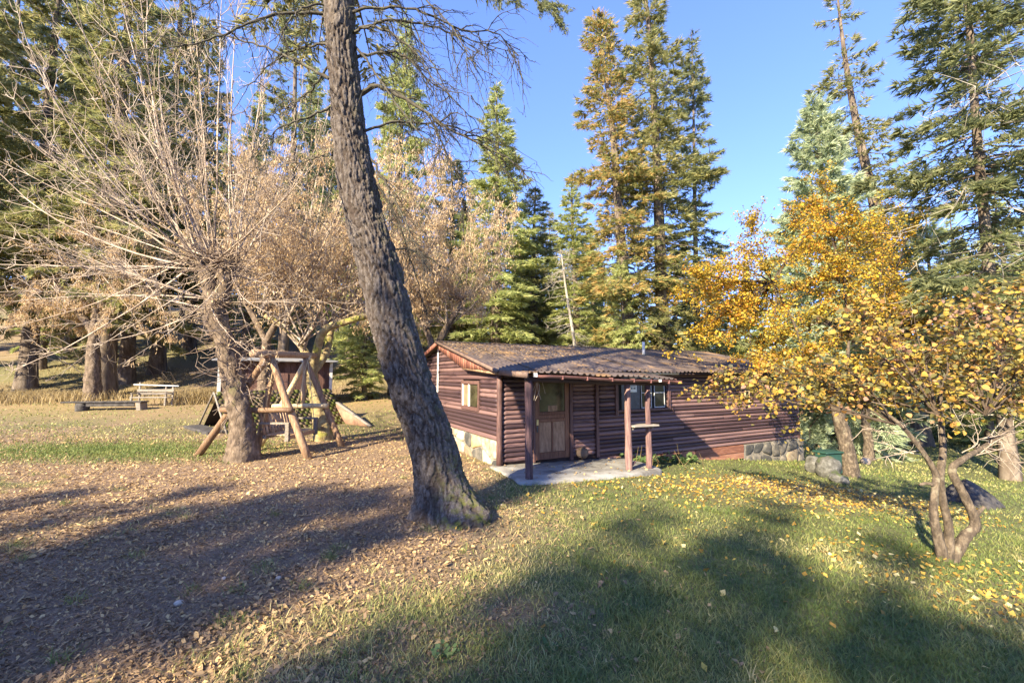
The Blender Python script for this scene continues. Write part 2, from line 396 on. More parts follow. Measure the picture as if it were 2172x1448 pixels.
def ground_mat():
    m, n, l = new_mat('soil_and_turf')
    out = n.new('ShaderNodeOutputMaterial')
    g = n.new('ShaderNodeNewGeometry')
    def noise(sc, de=6, ro=.6):
        t = n.new('ShaderNodeTexNoise'); t.inputs['Scale'].default_value = sc; t.inputs['Detail'].default_value = de; t.inputs['Roughness'].default_value = ro
        l.new(g.outputs['Position'], t.inputs['Vector']); return t.outputs['Fac']
    soil = ramp(n, [(.3, (.11, .075, .056)), (.48, (.20, .138, .095)), (.6, (.29, .205, .14)), (.72, (.41, .30, .2))]); l.new(noise(26, 8, .75), soil.inputs['Fac'])
    turf = ramp(n, [(.3, (.06, .07, .03)), (.5, (.115, .125, .05)), (.7, (.22, .20, .10))]); l.new(noise(14, 8, .75), turf.inputs['Fac'])
    straw = ramp(n, [(.3, (.15, .10, .045)), (.5, (.29, .205, .09)), (.7, (.40, .30, .15))]); l.new(noise(9, 8, .75), straw.inputs['Fac'])
    def attr(k):
        a = n.new('ShaderNodeAttribute'); a.attribute_name = k; return a.outputs['Fac']
    def mix(f, a, b):
        x = n.new('ShaderNodeMix'); x.data_type = 'RGBA'
        l.new(f, x.inputs['Factor']); l.new(a, x.inputs['A']); l.new(b, x.inputs['B']); return x.outputs['Result']
    c = mix(attr('dry'), soil.outputs['Color'], straw.outputs['Color'])
    c = mix(attr('grass'), c, turf.outputs['Color'])
    p = n.new('ShaderNodeBsdfPrincipled'); p.inputs['Roughness'].default_value = .95; p.inputs['Specular IOR Level'].default_value = .15
    l.new(c, p.inputs['Base Color'])
    bp = n.new('ShaderNodeBump'); bp.inputs['Strength'].default_value = .7; bp.inputs['Distance'].default_value = .03
    l.new(noise(45, 8, .8), bp.inputs['Height']); l.new(bp.outputs[0], p.inputs['Normal'])
    l.new(p.outputs[0], out.inputs['Surface'])
    return m
M['ground'] = ground_mat()

# ------------------------------------------------------------------ ground sheet
def axis(lo, hi, fine_lo, fine_hi, step, grow=1.12):
    a = list(np.arange(fine_lo, fine_hi, step)); d = step; x = fine_hi
    while x < hi: a.append(x); d *= grow; x += d
    a.append(hi); d = step; x = fine_lo; b = []
    while x > lo: d *= grow; x -= d; b.append(max(x, lo))
    return np.array(b[::-1] + a)
gx = axis(-220, 240, -8, 7, .085, 1.1); gy = axis(-160, 420, 1.6, 11, .08, 1.1)
GX, GY = np.meshgrid(gx, gy)
nx, ny = len(gx), len(gy)
ii = np.arange(nx * ny).reshape(ny, nx)
GF = np.stack([ii[:-1, :-1], ii[:-1, 1:], ii[1:, 1:], ii[1:, :-1]], -1).reshape(-1, 4)
fx, fy = GX.ravel(), GY.ravel()
nearg = np.clip(1 - np.hypot(fx, fy - 5) / 14, 0, 1)
gz = ground(fx, fy) + .022 * nearg * fbm(fx * 9, fy * 9, 8, 3)
dry = np.clip(sstep(16, 23, fy) * (.6 + 1.4 * fbm(fx * .3, fy * .3, 9, 3)) * (1 - .75 * sstep(26, 31, fy)) + .5 * sstep(14, 22, fx), 0, 1)
gm = np.maximum(grass_mask(fx, fy) * sstep(26, 17, fy - .35 * np.clip(fx, 0, 30)), .75 * sstep(25, 31, fy) * sstep(-.25, .2, fbm(fx * .25, fy * .25, 19, 3)))
lawn_r = sstep(4, 7, fx) * sstep(27, 23, fy) * (1 - .8 * leafbed_mask(fx, fy))
gm = np.maximum(gm * (1 - .8 * leafbed_mask(fx, fy)), lawn_r)
ground_o = link('ground', mesh_np('ground', np.stack([fx, fy, gz], 1), GF, {'grass': gm, 'dry': dry}, True), M['ground'])
tag(ground_o, 'leaf strewn lawn and bare soil around the cabin', 'ground', kind='structure')
def gz_at(x, y):
    x = np.asarray(x, float); y = np.asarray(y, float)
    nearg = np.clip(1 - np.hypot(x, y - 5) / 14, 0, 1)
    return ground(x, y) + .022 * nearg * fbm(x * 9, y * 9, 8, 3)

# ------------------------------------------------------------------ log cabin (local x along the front, y into the depth)
U_AZ = math.atan2(.465, .885)
C1 = np.array([-.287, 9.57, 0.0])
cabin = empty('log_cabin', C1, U_AZ, 'dark red brown half log cabin with a low ribbed metal roof and small porch', 'cabin')
L_FRONT, D_CAB, V_RIDGE = 11.55, 7.6, 3.8
def roofz(v): return 2.197 + .2155 * (V_RIDGE - abs(v - V_RIDGE))
def loc2w(u, v, z=0):
    c, s = math.cos(U_AZ), math.sin(U_AZ)
    return C1 + np.array([u * c - v * s, u * s + v * c, z])

# solid core behind the log facing
b = MB()
b.box((.03, .03, -1.1), (L_FRONT - .03, D_CAB - .03, 2.1))
V = [(.03, .03, 2.1), (.03, D_CAB - .03, 2.1), (.03, V_RIDGE, roofz(V_RIDGE) - .08), (L_FRONT - .03, .03, 2.1), (L_FRONT - .03, D_CAB - .03, 2.1), (L_FRONT - .03, V_RIDGE, roofz(V_RIDGE) - .08)]
b.add(V, [np.array([(0, 2, 1), (3, 4, 5)]), np.array([(0, 3, 5, 2), (1, 2, 5, 4)])])
b.obj('wall_core', M['dark'], cabin)

# half-round log, unit length, rounded ends, a few crooked variants
def log_mesh(seed):
    r = np.random.default_rng(seed)
    m, k = 9, 9
    t = np.linspace(0, 1, m)
    th = np.linspace(-math.pi * .56, math.pi * .56, k)
    rad = .0545 * (1 + r.normal(0, .035, m)); rad[0] *= .93; rad[-1] *= .93
    dz = np.cumsum(r.normal(0, .0022, m)); dz -= np.linspace(dz[0], dz[-1], m)
    V = np.zeros((m, k, 3))
    V[:, :, 0] = t[:, None]
    V[:, :, 1] = -np.cos(th)[None] * rad[:, None] * 1.0 + .008
    V[:, :, 2] = np.sin(th)[None] * rad[:, None] + dz[:, None]
    i = np.arange(m * k).reshape(m, k)
    F = np.stack([i[:-1, :-1], i[1:, :-1], i[1:, 1:], i[:-1, 1:]], -1).reshape(-1, 4)
    me = mesh_np('log', V.reshape(-1, 3), [F, i[:1, :], i[-1:, ::-1]], None, True)
    me.materials.append(M['log'])
    return me
LOGS = [log_mesh(s) for s in range(7)]
PITCH_L = .1045
def add_log(u0, u1, z, v=0.0, gable=False):
    if u1 - u0 < .05: return
    o = link('log', LOGS[int(rng.integers(len(LOGS)))], None, cabin)
    if gable:
        o.location = (0.0, u1, z); o.rotation_euler = (0, 0, -math.pi / 2)
    else:
        o.location = (u0, v, z)
    o.scale = (u1 - u0, rng.uniform(.92, 1.08), rng.uniform(.95, 1.05))
rows = [-.085 + PITCH_L * i for i in range(21)]
for i, z in enumerate(rows):
    if z > .02: add_log(.07, .86, z)
    for_right = 2.78
    if .05 < z < 2.0 or z >= 2.0:
        pass
    if z > 1.985:
        add_log(.86, for_right, z)
    # right of the filled doorway
    def run(a, c):
        x = a
        if c - a > 4:
            j = a + (c - a) * (.25 + .5 * ((i * 7) % 10) / 10); add_log(a, j - .002, z); add_log(j + .002, c, z)
        else: add_log(a, c, z)
    if 1.14 < z < 1.99:
        run(for_right, 3.42); run(5.22, L_FRONT)
    else:
        run(for_right, L_FRONT) if z > .2 or True else None
# the filled doorway beside the door: closer set logs
for i in range(20):
    z = .10 + .0985 * i
    if z < 1.96: add_log(1.98, 2.68, z, .012)
# gable side
z = .60
while z < 2.96:
    lo = max(0.0, (z + .05 - 2.197) / .2155) + .02
    hi = D_CAB - lo
    if 1.17 < z < 1.86:
        add_log(.03, 1.03, z, gable=True); add_log(2.21, hi, z, gable=True)
    else:
        add_log(max(lo, .03), hi, z, gable=True)
    z += PITCH_L
# corner poles and door jambs
for (u, v, z0, z1, r) in [(.0, -.02, -.02, 2.1, .07), (L_FRONT, .0, -.25, 2.1, .06)]:
    pole('corner_pole', (u, v, z0), (u, v, z1), r, r * .95, M['logtrim'], cabin, 12, 6, .003)
for u in (1.93, 2.73):
    bbox('jamb_board', (u - .045, -.065, -.02), (u + .045, .02, 2.03), M['logtrim'], cabin)
bbox('jamb_board', (.855, -.06, .02), (.905, .02, 2.0), M['logtrim'], cabin)
bbox('door_head', (.855, -.062, 2.003), (1.88, .022, 2.06), M['logtrim'], cabin)

# the door
door = link('door', None, None, cabin); door.empty_display_size = .1
door.location = (.91, 0, .06); tag(door, 'wooden screen door with glass above and two tan panels below')
DW, DH = .96, 1.92
bbox('stile', (0, -.045, 0), (.12, -.005, DH), M['doorwood'], door)
bbox('stile', (DW - .12, -.045, 0), (DW, -.005, DH), M['doorwood'], door)
for (z0, z1) in [(0, .16), (.86, .94), (1.02, 1.1), (DH - .11, DH)]:
    bbox('rail', (.121, -.043, z0), (DW - .121, -.007, z1), M['doorwood'], door)
bbox('mullion', (DW / 2 - .025, -.042, .161), (DW / 2 + .025, -.008, .859), M['doorwood'], door)
bbox('panel', (.122, -.028, .162), (DW / 2 - .026, -.012, .858), M['doorpanel'], door)
bbox('panel', (DW / 2 + .026, -.028, .162), (DW - .122, -.012, .858), M['doorpanel'], door)
bbox('panel', (.122, -.028, .941), (DW - .122, -.012, 1.019), M['doorwood'], door)
bbox('pane', (.122, -.026, 1.101), (DW - .122, -.014, DH - .111), M['screen'], door)
# what shows behind the glass: an orange box and a white corner
bbox('hanging_basket', (.36, -.034, 1.105), (.62, -.027, 1.24), M['polewood'], door)
hb = bbox('latch', (.02, -.075, .80), (.075, -.046, .93), M['brass'], door)
bbox('handle', (.035, -.085, .64), (.055, -.047, .78), M['ink'], door)

# front window: blue board, notice, two sashes
win = link('window', None, None, cabin); win.location = (3.42, 0, 1.12); tag(win, 'dark front window with a notice and pale sash bars')
WW, WH = 1.80, .88
bbox('window_backing', (0, -.012, 0), (WW, .02, WH), M['black'], win)
bbox('frame', (-.10, -.075, -.13), (-.003, .02, WH + .02), M['logtrim'], win)
bbox('frame', (WW + .003, -.075, -.06), (WW + .10, .02, WH + .02), M['logtrim'], win)
bbox('sill', (-.05, -.09, -.055), (WW + .0, -.014, -.005), M['logtrim'], win)
bbox('pane', (.13, -.03, .0), (.78, -.018, WH - .02), M['bluepane'], win)
for x0, x1 in ((.82, 1.20), (1.30, 1.70)):
    sash = link('sash', None, None, win); sash.location = (x0, -.02, .01)
    w = x1 - x0
    bbox('pane', (.02, -.006, .02), (w - .02, .0, .83), M['darkglass'], sash)
    bbox('bar', (0, -.018, 0), (.022, .004, .85), M['sashwhite'], sash)
    bbox('bar', (w - .022, -.018, 0), (w, .004, .85), M['sashwhite'], sash)
    bbox('bar', (.0225, -.017, .0), (w - .0225, .003, .03), M['sashwhite'], sash)
    bbox('bar', (.0225, -.017, .40), (w - .0225, .003, .425), M['sashwhite'], sash)
    bbox('bar', (.0225, -.017, .68), (w - .0225, .003, .845), M['paper'], sash)
notice = bbox('notice_sheet', (.40, -.05, .45), (.65, -.042, .84), M['paper'], win)
nb = MB()
for (x0, x1, z0, z1) in [(.19, .36, .76, .80), (.22, .33, .73, .755), (.19, .36, .60, .615), (.20, .24, .53, .575), (.30, .35, .53, .575), (.26, .29, .54, .56), (.19, .36, .665, .672)]:
    nb.box((x0 + .25, -.0525, z0), (x1 + .25, -.0502, z1))
nb.obj('notice_print', M['ink'], win)
# wind ornament on the window's right trim and small framed window on the long wall
pole('bracket', (5.33, -.09, 1.12), (5.42, -.12, .93), .018, .012, M['logtrim'], cabin, 6, 4)
sw = link('small_window', None, None, cabin); sw.location = (8.62, -.05, 1.20)
bbox('pane', (.04, -.004, .04), (.20, .006, .30), M['darkglass'], sw)
for c0, c1 in [((0, -.025, 0), (.039, .01, .34)), ((.201, -.025, 0), (.24, .01, .34)), ((.04, -.024, .301), (.20, .009, .34)), ((-.03, -.05, -.04), (.27, .008, -.002))]:
    bbox('frame', c0, c1, M['paleboard'], sw)
# gable window
gw = link('gable_window', None, None, cabin); gw.location = (0, 1.05, 1.18); tag(gw, 'small side window with pale frame and curtain')
bbox('backing', (-.012, 0, 0), (.02, 1.14, .66), M['dark'], gw)
bbox('pane', (-.03, .05, .05), (-.014, .62, .60), M['screen'], gw)
bbox('curtain', (-.024, .68, .05), (-.013, 1.05, .60), M['doorpanel'], gw)
for c0, c1, mm in [((-.07, -.03, -.05), (.0, .035, .70), 'logtrim'), ((-.06, .63, .04), (-.0, .672, .61), 'white'), ((-.06, 1.06, .04), (0, 1.10, .61), 'white'), ((-.07, 1.101, -.05), (.0, 1.16, .70), 'logtrim'),
               ((-.072, .036, .611), (.0, 1.10, .69), 'logtrim'), ((-.085, .036, -.05), (.0, 1.10, .039), 'logtrim')]:
    bbox('frame', c0, c1, M[mm], gw)
bbox('trim_strip', (-.075, 4.2, 1.5), (-.05, 4.3, 2.86), M['white'], cabin)

# stone footings: each stone its own piece on a mortar backing
def stones(name, origin, du, dn, u0, u1, zlo, zhi, nu, nz, jitter=.3, bulge=.05, mats=(0, 0, 1, 2)):
    """irregular facing stones on the plane origin + du*u, facing dn; zlo/zhi functions of u"""
    U = np.linspace(u0, u1, nu + 1); w = (u1 - u0) / nu
    grid = np.zeros((nu + 1, nz + 1, 2))
    for i in range(nu + 1):
        for j in range(nz + 1):
            uu = U[i] + (rng.uniform(-jitter, jitter) * w if 0 < i < nu else 0)
            zz = zlo(uu) + (zhi(uu) - zlo(uu)) * (j / nz)
            if 0 < j < nz: zz += rng.uniform(-jitter, jitter) * (zhi(uu) - zlo(uu)) / nz
            grid[i, j] = (uu, zz)
    du = np.asarray(du, float); dn = np.asarray(dn, float); og = np.asarray(origin, float)
    for i in range(nu):
        for j in range(nz):
            q = np.array([grid[i, j], grid[i + 1, j], grid[i + 1, j + 1], grid[i, j + 1]])
            # 8-gon: corners cut and edge midpoints pushed
            c = q.mean(0); pts = []
            for a in range(4):
                p0, p1 = q[a], q[(a + 1) % 4]
                for t in (.17, .5, .83):
                    p = p0 + (p1 - p0) * t
                    p = c + (p - c) * (.93 - .03 * rng.random()) + rng.normal(0, .008, 2)
                    pts.append(p)
            pts = np.array(pts); k = len(pts)
            dep = bulge * rng.uniform(.6, 1.3)
            V = []
            for s, d in ((1.0, -.03), (1.0, dep * .55), (.86, dep * .95), (.5, dep)):
                for p in c + (pts - c) * s:
                    V.append(og + du * p[0] + np.array([0, 0, p[1]]) + dn * (d + rng.normal(0, .006)))
            V.append(og + du * c[0] + np.array([0, 0, c[1]]) + dn * dep)
            F4 = [(r * k + a, r * k + (a + 1) % k, (r + 1) * k + (a + 1) % k, (r + 1) * k + a) for r in range(3) for a in range(k)]
            F3 = [(3 * k + a, 3 * k + (a + 1) % k, 4 * k) for a in range(k)]
            me = mesh_np('stone', np.array(V), [np.array(F4), np.array(F3)])
            link('stone', me, STONE[mats[int(rng.integers(len(mats)))]], cabin)
stones('stone', (0, 0, 0), (0, 1, 0), (-1, 0, 0), -.02, 4.6, lambda s: -.12, lambda s: .545, 9, 2, .42, .05, (0, 0, 0, 1, 2))
bbox('mortar_backing', (-.012, .0, -.3), (.028, 4.7, .545), M['mortar'], cabin)
stones('stone', (0, 0, 0), (1, 0, 0), (0, -1, 0), 8.55, 11.75, lambda s: -1.0, lambda s: -.14, 7, 2, .42, .07, (2, 2, 2, 2, 0))
bbox('mortar_backing', (8.5, -.03, -1.2), (11.72, .026, -.145), M['mortar'], cabin)
stones('stone', (0, 0, 0), (1, 0, 0), (0, -1, 0), 2.80, 3.50, lambda s: -.2, lambda s: -.135 + .06, 3, 1, .3, .05, (0, 1))
# skirting boards
for (a, c, z0, z1, d) in [(3.52, 4.9, -.42, -.142, .035), (4.905, 5.75, -.40, -.15, .06), (5.755, 6.3, -.52, -.142, .03), (6.305, 8.48, -.36, -.142, .05), (6.31, 8.49, -.56, -.365, .035)]:
    bbox('skirting_board', (a, -d, z0), (c, .028, z1), M['skirt'], cabin)

# roof: ribbed sheets, fascias, gable boards
def roof_sheet(u0, u1, line, thick=.006):
    """line: [(v, zfun(u))...] from low to high"""
    n = max(4, int(round((u1 - u0) / .0375)))
    us = np.linspace(u0, u1, n + 1)
    ph = (us / .15) % 1.0
    rib = np.where((ph > .3) & (ph < .62), .036, 0.0)
    vs_, zs = [], []
    m = len(line)
    V = np.zeros((m, n + 1, 3))
    for j, (v, zf) in enumerate(line):
        V[j, :, 0] = us; V[j, :, 1] = v; V[j, :, 2] = np.array([zf(x) for x in us]) + rib
    i = np.arange(m * (n + 1)).reshape(m, n + 1)
    F = np.stack([i[:-1, :-1], i[:-1, 1:], i[1:, 1:], i[1:, :-1]], -1).reshape(-1, 4)
    Vb = V.copy(); Vb[:, :, 2] -= thick
    nb = m * (n + 1)
    F2 = F[:, ::-1] + nb
    e = i[0]; Fe = np.stack([e[:-1] + nb, e[1:] + nb, e[1:], e[:-1]], -1)
    return mesh_np('roof_sheet', np.concatenate([V.reshape(-1, 3), Vb.reshape(-1, 3)]), [F, F2, Fe], None, False)
RU0, RU1 = -.22, L_FRONT + .35
ns = 14
for k in range(ns):
    a = RU0 + (RU1 - RU0) * k / ns; c = RU0 + (RU1 - RU0) * (k + 1) / ns + (.02 if k < ns - 1 else 0)
    j = rng.normal(0, .012); dz = .0015 * (k % 2)
    ev = -.45 + j
    line = [(ev, lambda u, e=ev: roofz(e) - .004 + .012 * math.sin(u * 2.3)), (.6, lambda u: roofz(.6) + .006 * math.sin(u * 1.7)), (2.2, lambda u: roofz(2.2) - .01 + .008 * math.sin(u * 1.3)), (V_RIDGE + .01, lambda u: roofz(V_RIDGE))]
    line = [(v, (lambda u, f=f, d=dz: f(u) + d)) for v, f in line]
    link('roof_sheet', roof_sheet(a, c, line), M['roof'], cabin)
    line = [(D_CAB + .45, lambda u, d=dz: roofz(D_CAB + .45) + d), (V_RIDGE - .01, lambda u, d=dz: roofz(V_RIDGE) - .003 + d)]
    link('roof_sheet', roof_sheet(a, c, line), M['roof'], cabin)
bbox('ridge_cap', (RU0, V_RIDGE - .09, roofz(V_RIDGE) + .012), (RU1, V_RIDGE + .09, roofz(V_RIDGE) + .036), M['roof'], cabin)
def pz(u): return 2.062 - .036 * max(u, 0)
for k in range(5):
    a = -.16 + (3.78 + .16) * k / 5; c = -.16 + (3.78 + .16) * (k + 1) / 5 + (.02 if k < 4 else 0)
    e = -1.62 + rng.normal(0, .018); d = .0015 * (k % 2)
    line = [(e, lambda u, d=d: pz(u) + .012 * math.sin(u * 3.1) + d), (-1.0, lambda u, d=d: .45 * pz(u) + .55 * 2.062 + .004 + d), (-.33, lambda u, d=d: 2.068 + d)]
    link('roof_sheet', roof_sheet(a, c, line), M['roof'], cabin)
# fascia boards along the left rake, porch edge and eave
def slat_board(name, p0, p1, hgt, th, axis_n, mat):
    p0 = np.asarray(p0, float); p1 = np.asarray(p1, float); n = np.asarray(axis_n, float) * th
    V = [p0, p1, p1 + (0, 0, hgt), p0 + (0, 0, hgt)]; V += [v + n for v in V]
    bm_ = MB(); bm_.add(np.array(V), [(0, 1, 2, 3), (7, 6, 5, 4), (0, 4, 5, 1), (1, 5, 6, 2), (2, 6, 7, 3), (3, 7, 4, 0)])
    return bm_.obj(name, mat, cabin)
slat_board('rake_cap', (RU0 - .004, -.46, roofz(-.46) - .035), (RU0 - .004, V_RIDGE, roofz(V_RIDGE) - .03), .07, .09, (-1, 0, 0), M['rooffascia'])
slat_board('rake_cap', (RU0 - .004, V_RIDGE + .001, roofz(V_RIDGE) - .09), (RU0 - .004, D_CAB + .4, roofz(D_CAB + .4) - .09), .12, .04, (-1, 0, 0), M['redboard'])
slat_board('porch_rake_board', (-.165, -1.60, pz(0) - .10), (-.20, -.47, 2.02), .105, .04, (-1, 0, 0), M['rooffascia'])
slat_board('porch_rake_board', (3.79, -1.60, pz(3.79) - .06), (3.79, -.47, 2.01), .06, .035, (1, 0, 0), M['redboard'])
slat_board('eave_board', (3.83, -.40, 2.035), (5.3, -.40, 2.03), .055, .03, (0, 1, 0), M['paleboard'])
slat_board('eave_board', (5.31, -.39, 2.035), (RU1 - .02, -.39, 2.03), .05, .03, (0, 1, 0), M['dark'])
# vertical gable boards hung from the rake
vb = -.42
while vb < V_RIDGE - .05:
    w = .15 + rng.uniform(-.015, .02); v1 = min(vb + w, V_RIDGE)
    def zb(v): return 2.07 + (v + .4) * .065 if v < 1.76 else 2.21 + (v - 1.76) * .297
    z0a, z0b, z1a, z1b = zb(vb), zb(v1), roofz(vb) - .037, roofz(v1) - .037
    j = rng.normal(0, .006)
    x0, x1 = RU0 + .0 + rng.uniform(0, .006), RU0 + .03
    V = [(x0, vb + .003, z0a + j), (x0, v1 - .003, z0b + j), (x0, v1 - .003, z1b), (x0, vb + .003, z1a)]
    V += [(x1, y, zz) for _, y, zz in V]
    g = MB(); g.add(V, [(0, 3, 2, 1), (4, 5, 6, 7), (0, 1, 5, 4), (1, 2, 6, 5), (2, 3, 7, 6), (3, 0, 4, 7)], rng.random())
    g.obj('gable_board', M['redboard'], cabin)
    vb += w
slat_board('soffit_ledge', (RU0 + .012, -.42, 2.02), (RU0 + .012, 1.76, 2.165), .05, .17, (1, 0, 0), M['polewood'])
# porch: beam, gutter with brackets, posts, bar shelf
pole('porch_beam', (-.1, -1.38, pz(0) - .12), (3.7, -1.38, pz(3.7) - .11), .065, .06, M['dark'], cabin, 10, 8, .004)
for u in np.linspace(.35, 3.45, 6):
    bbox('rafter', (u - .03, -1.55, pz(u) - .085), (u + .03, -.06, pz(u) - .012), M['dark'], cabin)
def gutter():
    m, k = 14, 9
    t = np.linspace(0, 1, m); th = np.linspace(-math.pi * .05, math.pi * 1.05, k)
    u = -.02 + 3.88 * t
    V = np.zeros((m, k, 3))
    V[:, :, 0] = u[:, None]
    sag = .01 * np.sin(t * 9)
    V[:, :, 1] = -1.66 - .055 * np.cos(th)[None]
    V[:, :, 2] = np.array([pz(x) for x in u])[:, None] - .052 + sag[:, None] - .05 * np.sin(th)[None]
    i = np.arange(m * k).reshape(m, k)
    F = np.stack([i[:-1, :-1], i[1:, :-1], i[1:, 1:], i[:-1, 1:]], -1).reshape(-1, 4)
    return link('gutter', mesh_np('gutter', V.reshape(-1, 3), [F, i[:1], i[-1:]], None, True), M['gutter'], cabin)
gutter()
for u in (.55, 1.15, 1.8, 2.4, 2.9, 3.45):
    bbox('gutter_bracket', (u - .012, -1.724, pz(u) - .115), (u + .012, -1.60, pz(u) - .035), M['gutter'], cabin)
bbox('gutter_end', (-.06, -1.71, pz(0) - .085), (-.022, -1.60, pz(0) - .01), M['white'], cabin)
bbox('gutter_joint', (3.12, -1.728, pz(3.1) - .09), (3.2, -1.716, pz(3.1) - .03), M['white'], cabin)
posts = [(-.02, -1.36, .0, .072, .078), (2.52, -1.36, -.12, .08, .066), (3.13, -1.36, -.15, .072, .06)]
for (u, v, z0, ra, rb) in posts:
    pole('porch_post', (u, v, z0 - .12), (u, v, pz(u) - .16), ra, rb, M['post'], cabin, 12, 9, .006)
bbox('bar_shelf', (2.56, -1.52, .86), (3.32, -1.22, .905), M['greywood'], cabin, .012, (0, .012, 0))
bbox('shelf_bracket', (2.60, -1.40, .80), (2.66, -1.30, .858), M['greywood'], cabin)
bbox('shelf_bracket', (3.20, -1.40, .79), (3.26, -1.30, .856), M['greywood'], cabin)
pole('post_spur', (2.58, -1.36, .02), (2.70, -1.36, .10), .03, .03, M['logtrim'], cabin, 6, 3, .002)
# porch lamp: two white globes on a plate
lamp = link('porch_lamp', None, None, cabin); lamp.location = (1.75, -.78, 1.90)
def uv_ball(r, k=10, m=7):
    ph = np.linspace(0, math.pi, m)
    P = np.stack([np.zeros(m), np.zeros(m), -np.cos(ph) * r], 1)
    return tubes(P[None], (np.sin(ph) * r + 1e-4)[None], k)
bmb = MB(); V, F = uv_ball(.075); bmb.add(V + (-.06, 0, 0), F); bmb.obj('lamp_globe', M['white'], lamp, True)
bmb = MB(); V, F = uv_ball(.06); bmb.add(V + (.09, 0, .02), F); bmb.obj('lamp_globe', M['white'], lamp, True)
bbox('lamp_plate', (-.09, -.04, .075), (.12, .04, .11), M['greywood'], lamp)
# dry vine and wires hanging by the left post
def wisp(p, n, ln, sp, mat, name, parent, r=.004):
    P = []
    for _ in range(n):
        e = np.array(p) + np.array([rng.normal(0, sp), rng.normal(0, sp * .6), -ln * rng.uniform(.5, 1.1)])
        mid = (np.array(p) + e) / 2 + rng.normal(0, sp * .6, 3)
        P.append(smooth_path([np.array(p) + rng.normal(0, .02, 3), mid, e], 6))
    P = np.array(P); V, F = tubes(P, np.full(P.shape[:2], r), 3)
    bb = MB(); bb.add(V, F); return bb.obj(name, mat, parent)
wisp((.45, -.9, 1.98), 7, .45, .12, M['shoot'], 'hanging_vine', cabin, .007)
# vent pipe on the roof
vp = link('vent_pipe', None, None, cabin); vp.location = (6.75, 2.35, roofz(2.35) - .02)
pole('pipe', (0, 0, 0), (0, 0, .50), .05, .05, M['white'], vp, 12, 4, .0)
pole('flashing', (0, 0, -.01), (0, 0, .07), .11, .06, M['ink'], vp, 12, 3, .0)

# porch slab
sb = MB()
out = [(-.16, .05), (-.2, -.5), (-.22, -1.15), (-.2, -1.60), (.9, -1.70), (1.9, -1.72), (2.75, -1.66), (3.3, -1.52), (3.52, -.9), (3.5, .06)]
out = smooth_path(np.array([(a, b_, 0) for a, b_ in out]), 50)[:, :2]
sl = lambda u: .035 - .038 * np.clip(u, 0, None)
k = len(out); ctr = out.mean(0)
V = []
for s, dz in ((1.03, -.22), (1.02, -.02), (.99, .0), (.6, .004), (.2, .0)):
    for p in ctr + (out - ctr) * s:
        V.append((p[0], p[1], sl(p[0]) + dz + .006 * fbm(p[0] * 3, p[1] * 3, 40)))
F = [(r * k + a, r * k + (a + 1) % k, (r + 1) * k + (a + 1) % k, (r + 1) * k + a) for r in range(4) for a in range(k)]
sb.add(V, [np.array(F), np.array([[4 * k + a for a in range(k)]])])
slab = sb.obj('porch_slab', M['concrete'], None, True)
slab.location = C1; slab.rotation_euler = (0, 0, U_AZ)
tag(slab, 'grey concrete slab under the cabin porch', 'slab', kind='structure')
# round stone by the door
def blob(name, loc, size, mat, seed, rough=.16, m=14, k=18, parent=None):
    ph = np.linspace(.02, math.pi - .02, m); th = np.arange(k) * 2 * math.pi / k
    TH, PH = np.meshgrid(th, ph)
    r = 1 + rough * 3 * fbm(np.cos(TH) * np.sin(PH) * 1.4 + seed * 3.1 + 9, np.sin(TH) * np.sin(PH) * 1.4 + np.cos(PH) * 1.9 + seed, seed, 4)
    V = np.stack([np.cos(TH) * np.sin(PH) * r * size[0], np.sin(TH) * np.sin(PH) * r * size[1], np.cos(PH) * r * size[2]], -1).reshape(-1, 3)
    i = np.arange(m * k).reshape(m, k)
    a = i[:-1]; d = i[1:]
    F = np.stack([a, d, np.roll(d, -1, 1), np.roll(a, -1, 1)], -1).reshape(-1, 4)
    o = link(name, mesh_np(name, V, [F, i[:1], i[-1:, ::-1]], None, True), mat, parent)
    o.location = loc
    return o
p = loc2w(2.12, -.22, .165)
M['brownstone'] = noisy_mat('brown_stone', (.10, .065, .045), (.17, .12, .085), None, 8, rough=.9, bump=.5)
tag(blob('round_stone', p, (.145, .14, .13), M['brownstone'], 3, .08), 'round brown stone on the porch slab beside the door', 'stone')

# ------------------------------------------------------------------ yard things
def gp(px, py):
    """the ground point seen at a photo pixel"""
    d = ray(px, py); t = 2.0 / max(1e-3, -d[2]) if d[2] < 0 else 30
    for _ in range(25):
        p = np.array([0, 0, CAM_H]) + d * t
        g = float(gz_at(p[0], p[1]))
        t = t * (CAM_H - g) / max(1e-3, CAM_H - p[2]) * .6 + t * .4
    p = np.array([0, 0, CAM_H]) + d * t
    p[2] = float(gz_at(p[0], p[1]))
    return p
def on_ground(x, y, dz=0): return np.array([x, y, float(gz_at(x, y)) + dz])

# log swing: two A-frames, top beam, cross bars, hung slatted bench
l1, l2 = gp(417, 966), gp(656, 972)
a1 = at(568, 758, 10.5)
r1 = gp(727, 946); a2 = at(648, 760, 12.2)
r2 = np.array([2 * a2[0] - r1[0] - .1, 2 * a2[1] - r1[1], 0]); r2[2] = float(gz_at(r2[0], r2[1]))
S0 = (a1 + a2) / 2; S0[2] = 0
swing = empty('log_swing', S0, 0, 'peeled log A-frame garden swing standing before the mossy shelter', 'swing')
def sl_(p): return np.asarray(p, float) - S0
def ext(p, q, d):
    v = (q - p) / np.linalg.norm(q - p); return q + v * d
down = np.array([0, 0, -.06])
pole('frame_leg', sl_(l1 + down), sl_(ext(l1, a1, .15)), .095, .075, M['polewood'], swing, 10, 8, .012)
pole('frame_leg', sl_(l2 + down), sl_(ext(l2, a1 + (.0, .12, 0), .12)), .10, .075, M['polewood'], swing, 10, 8, .012)
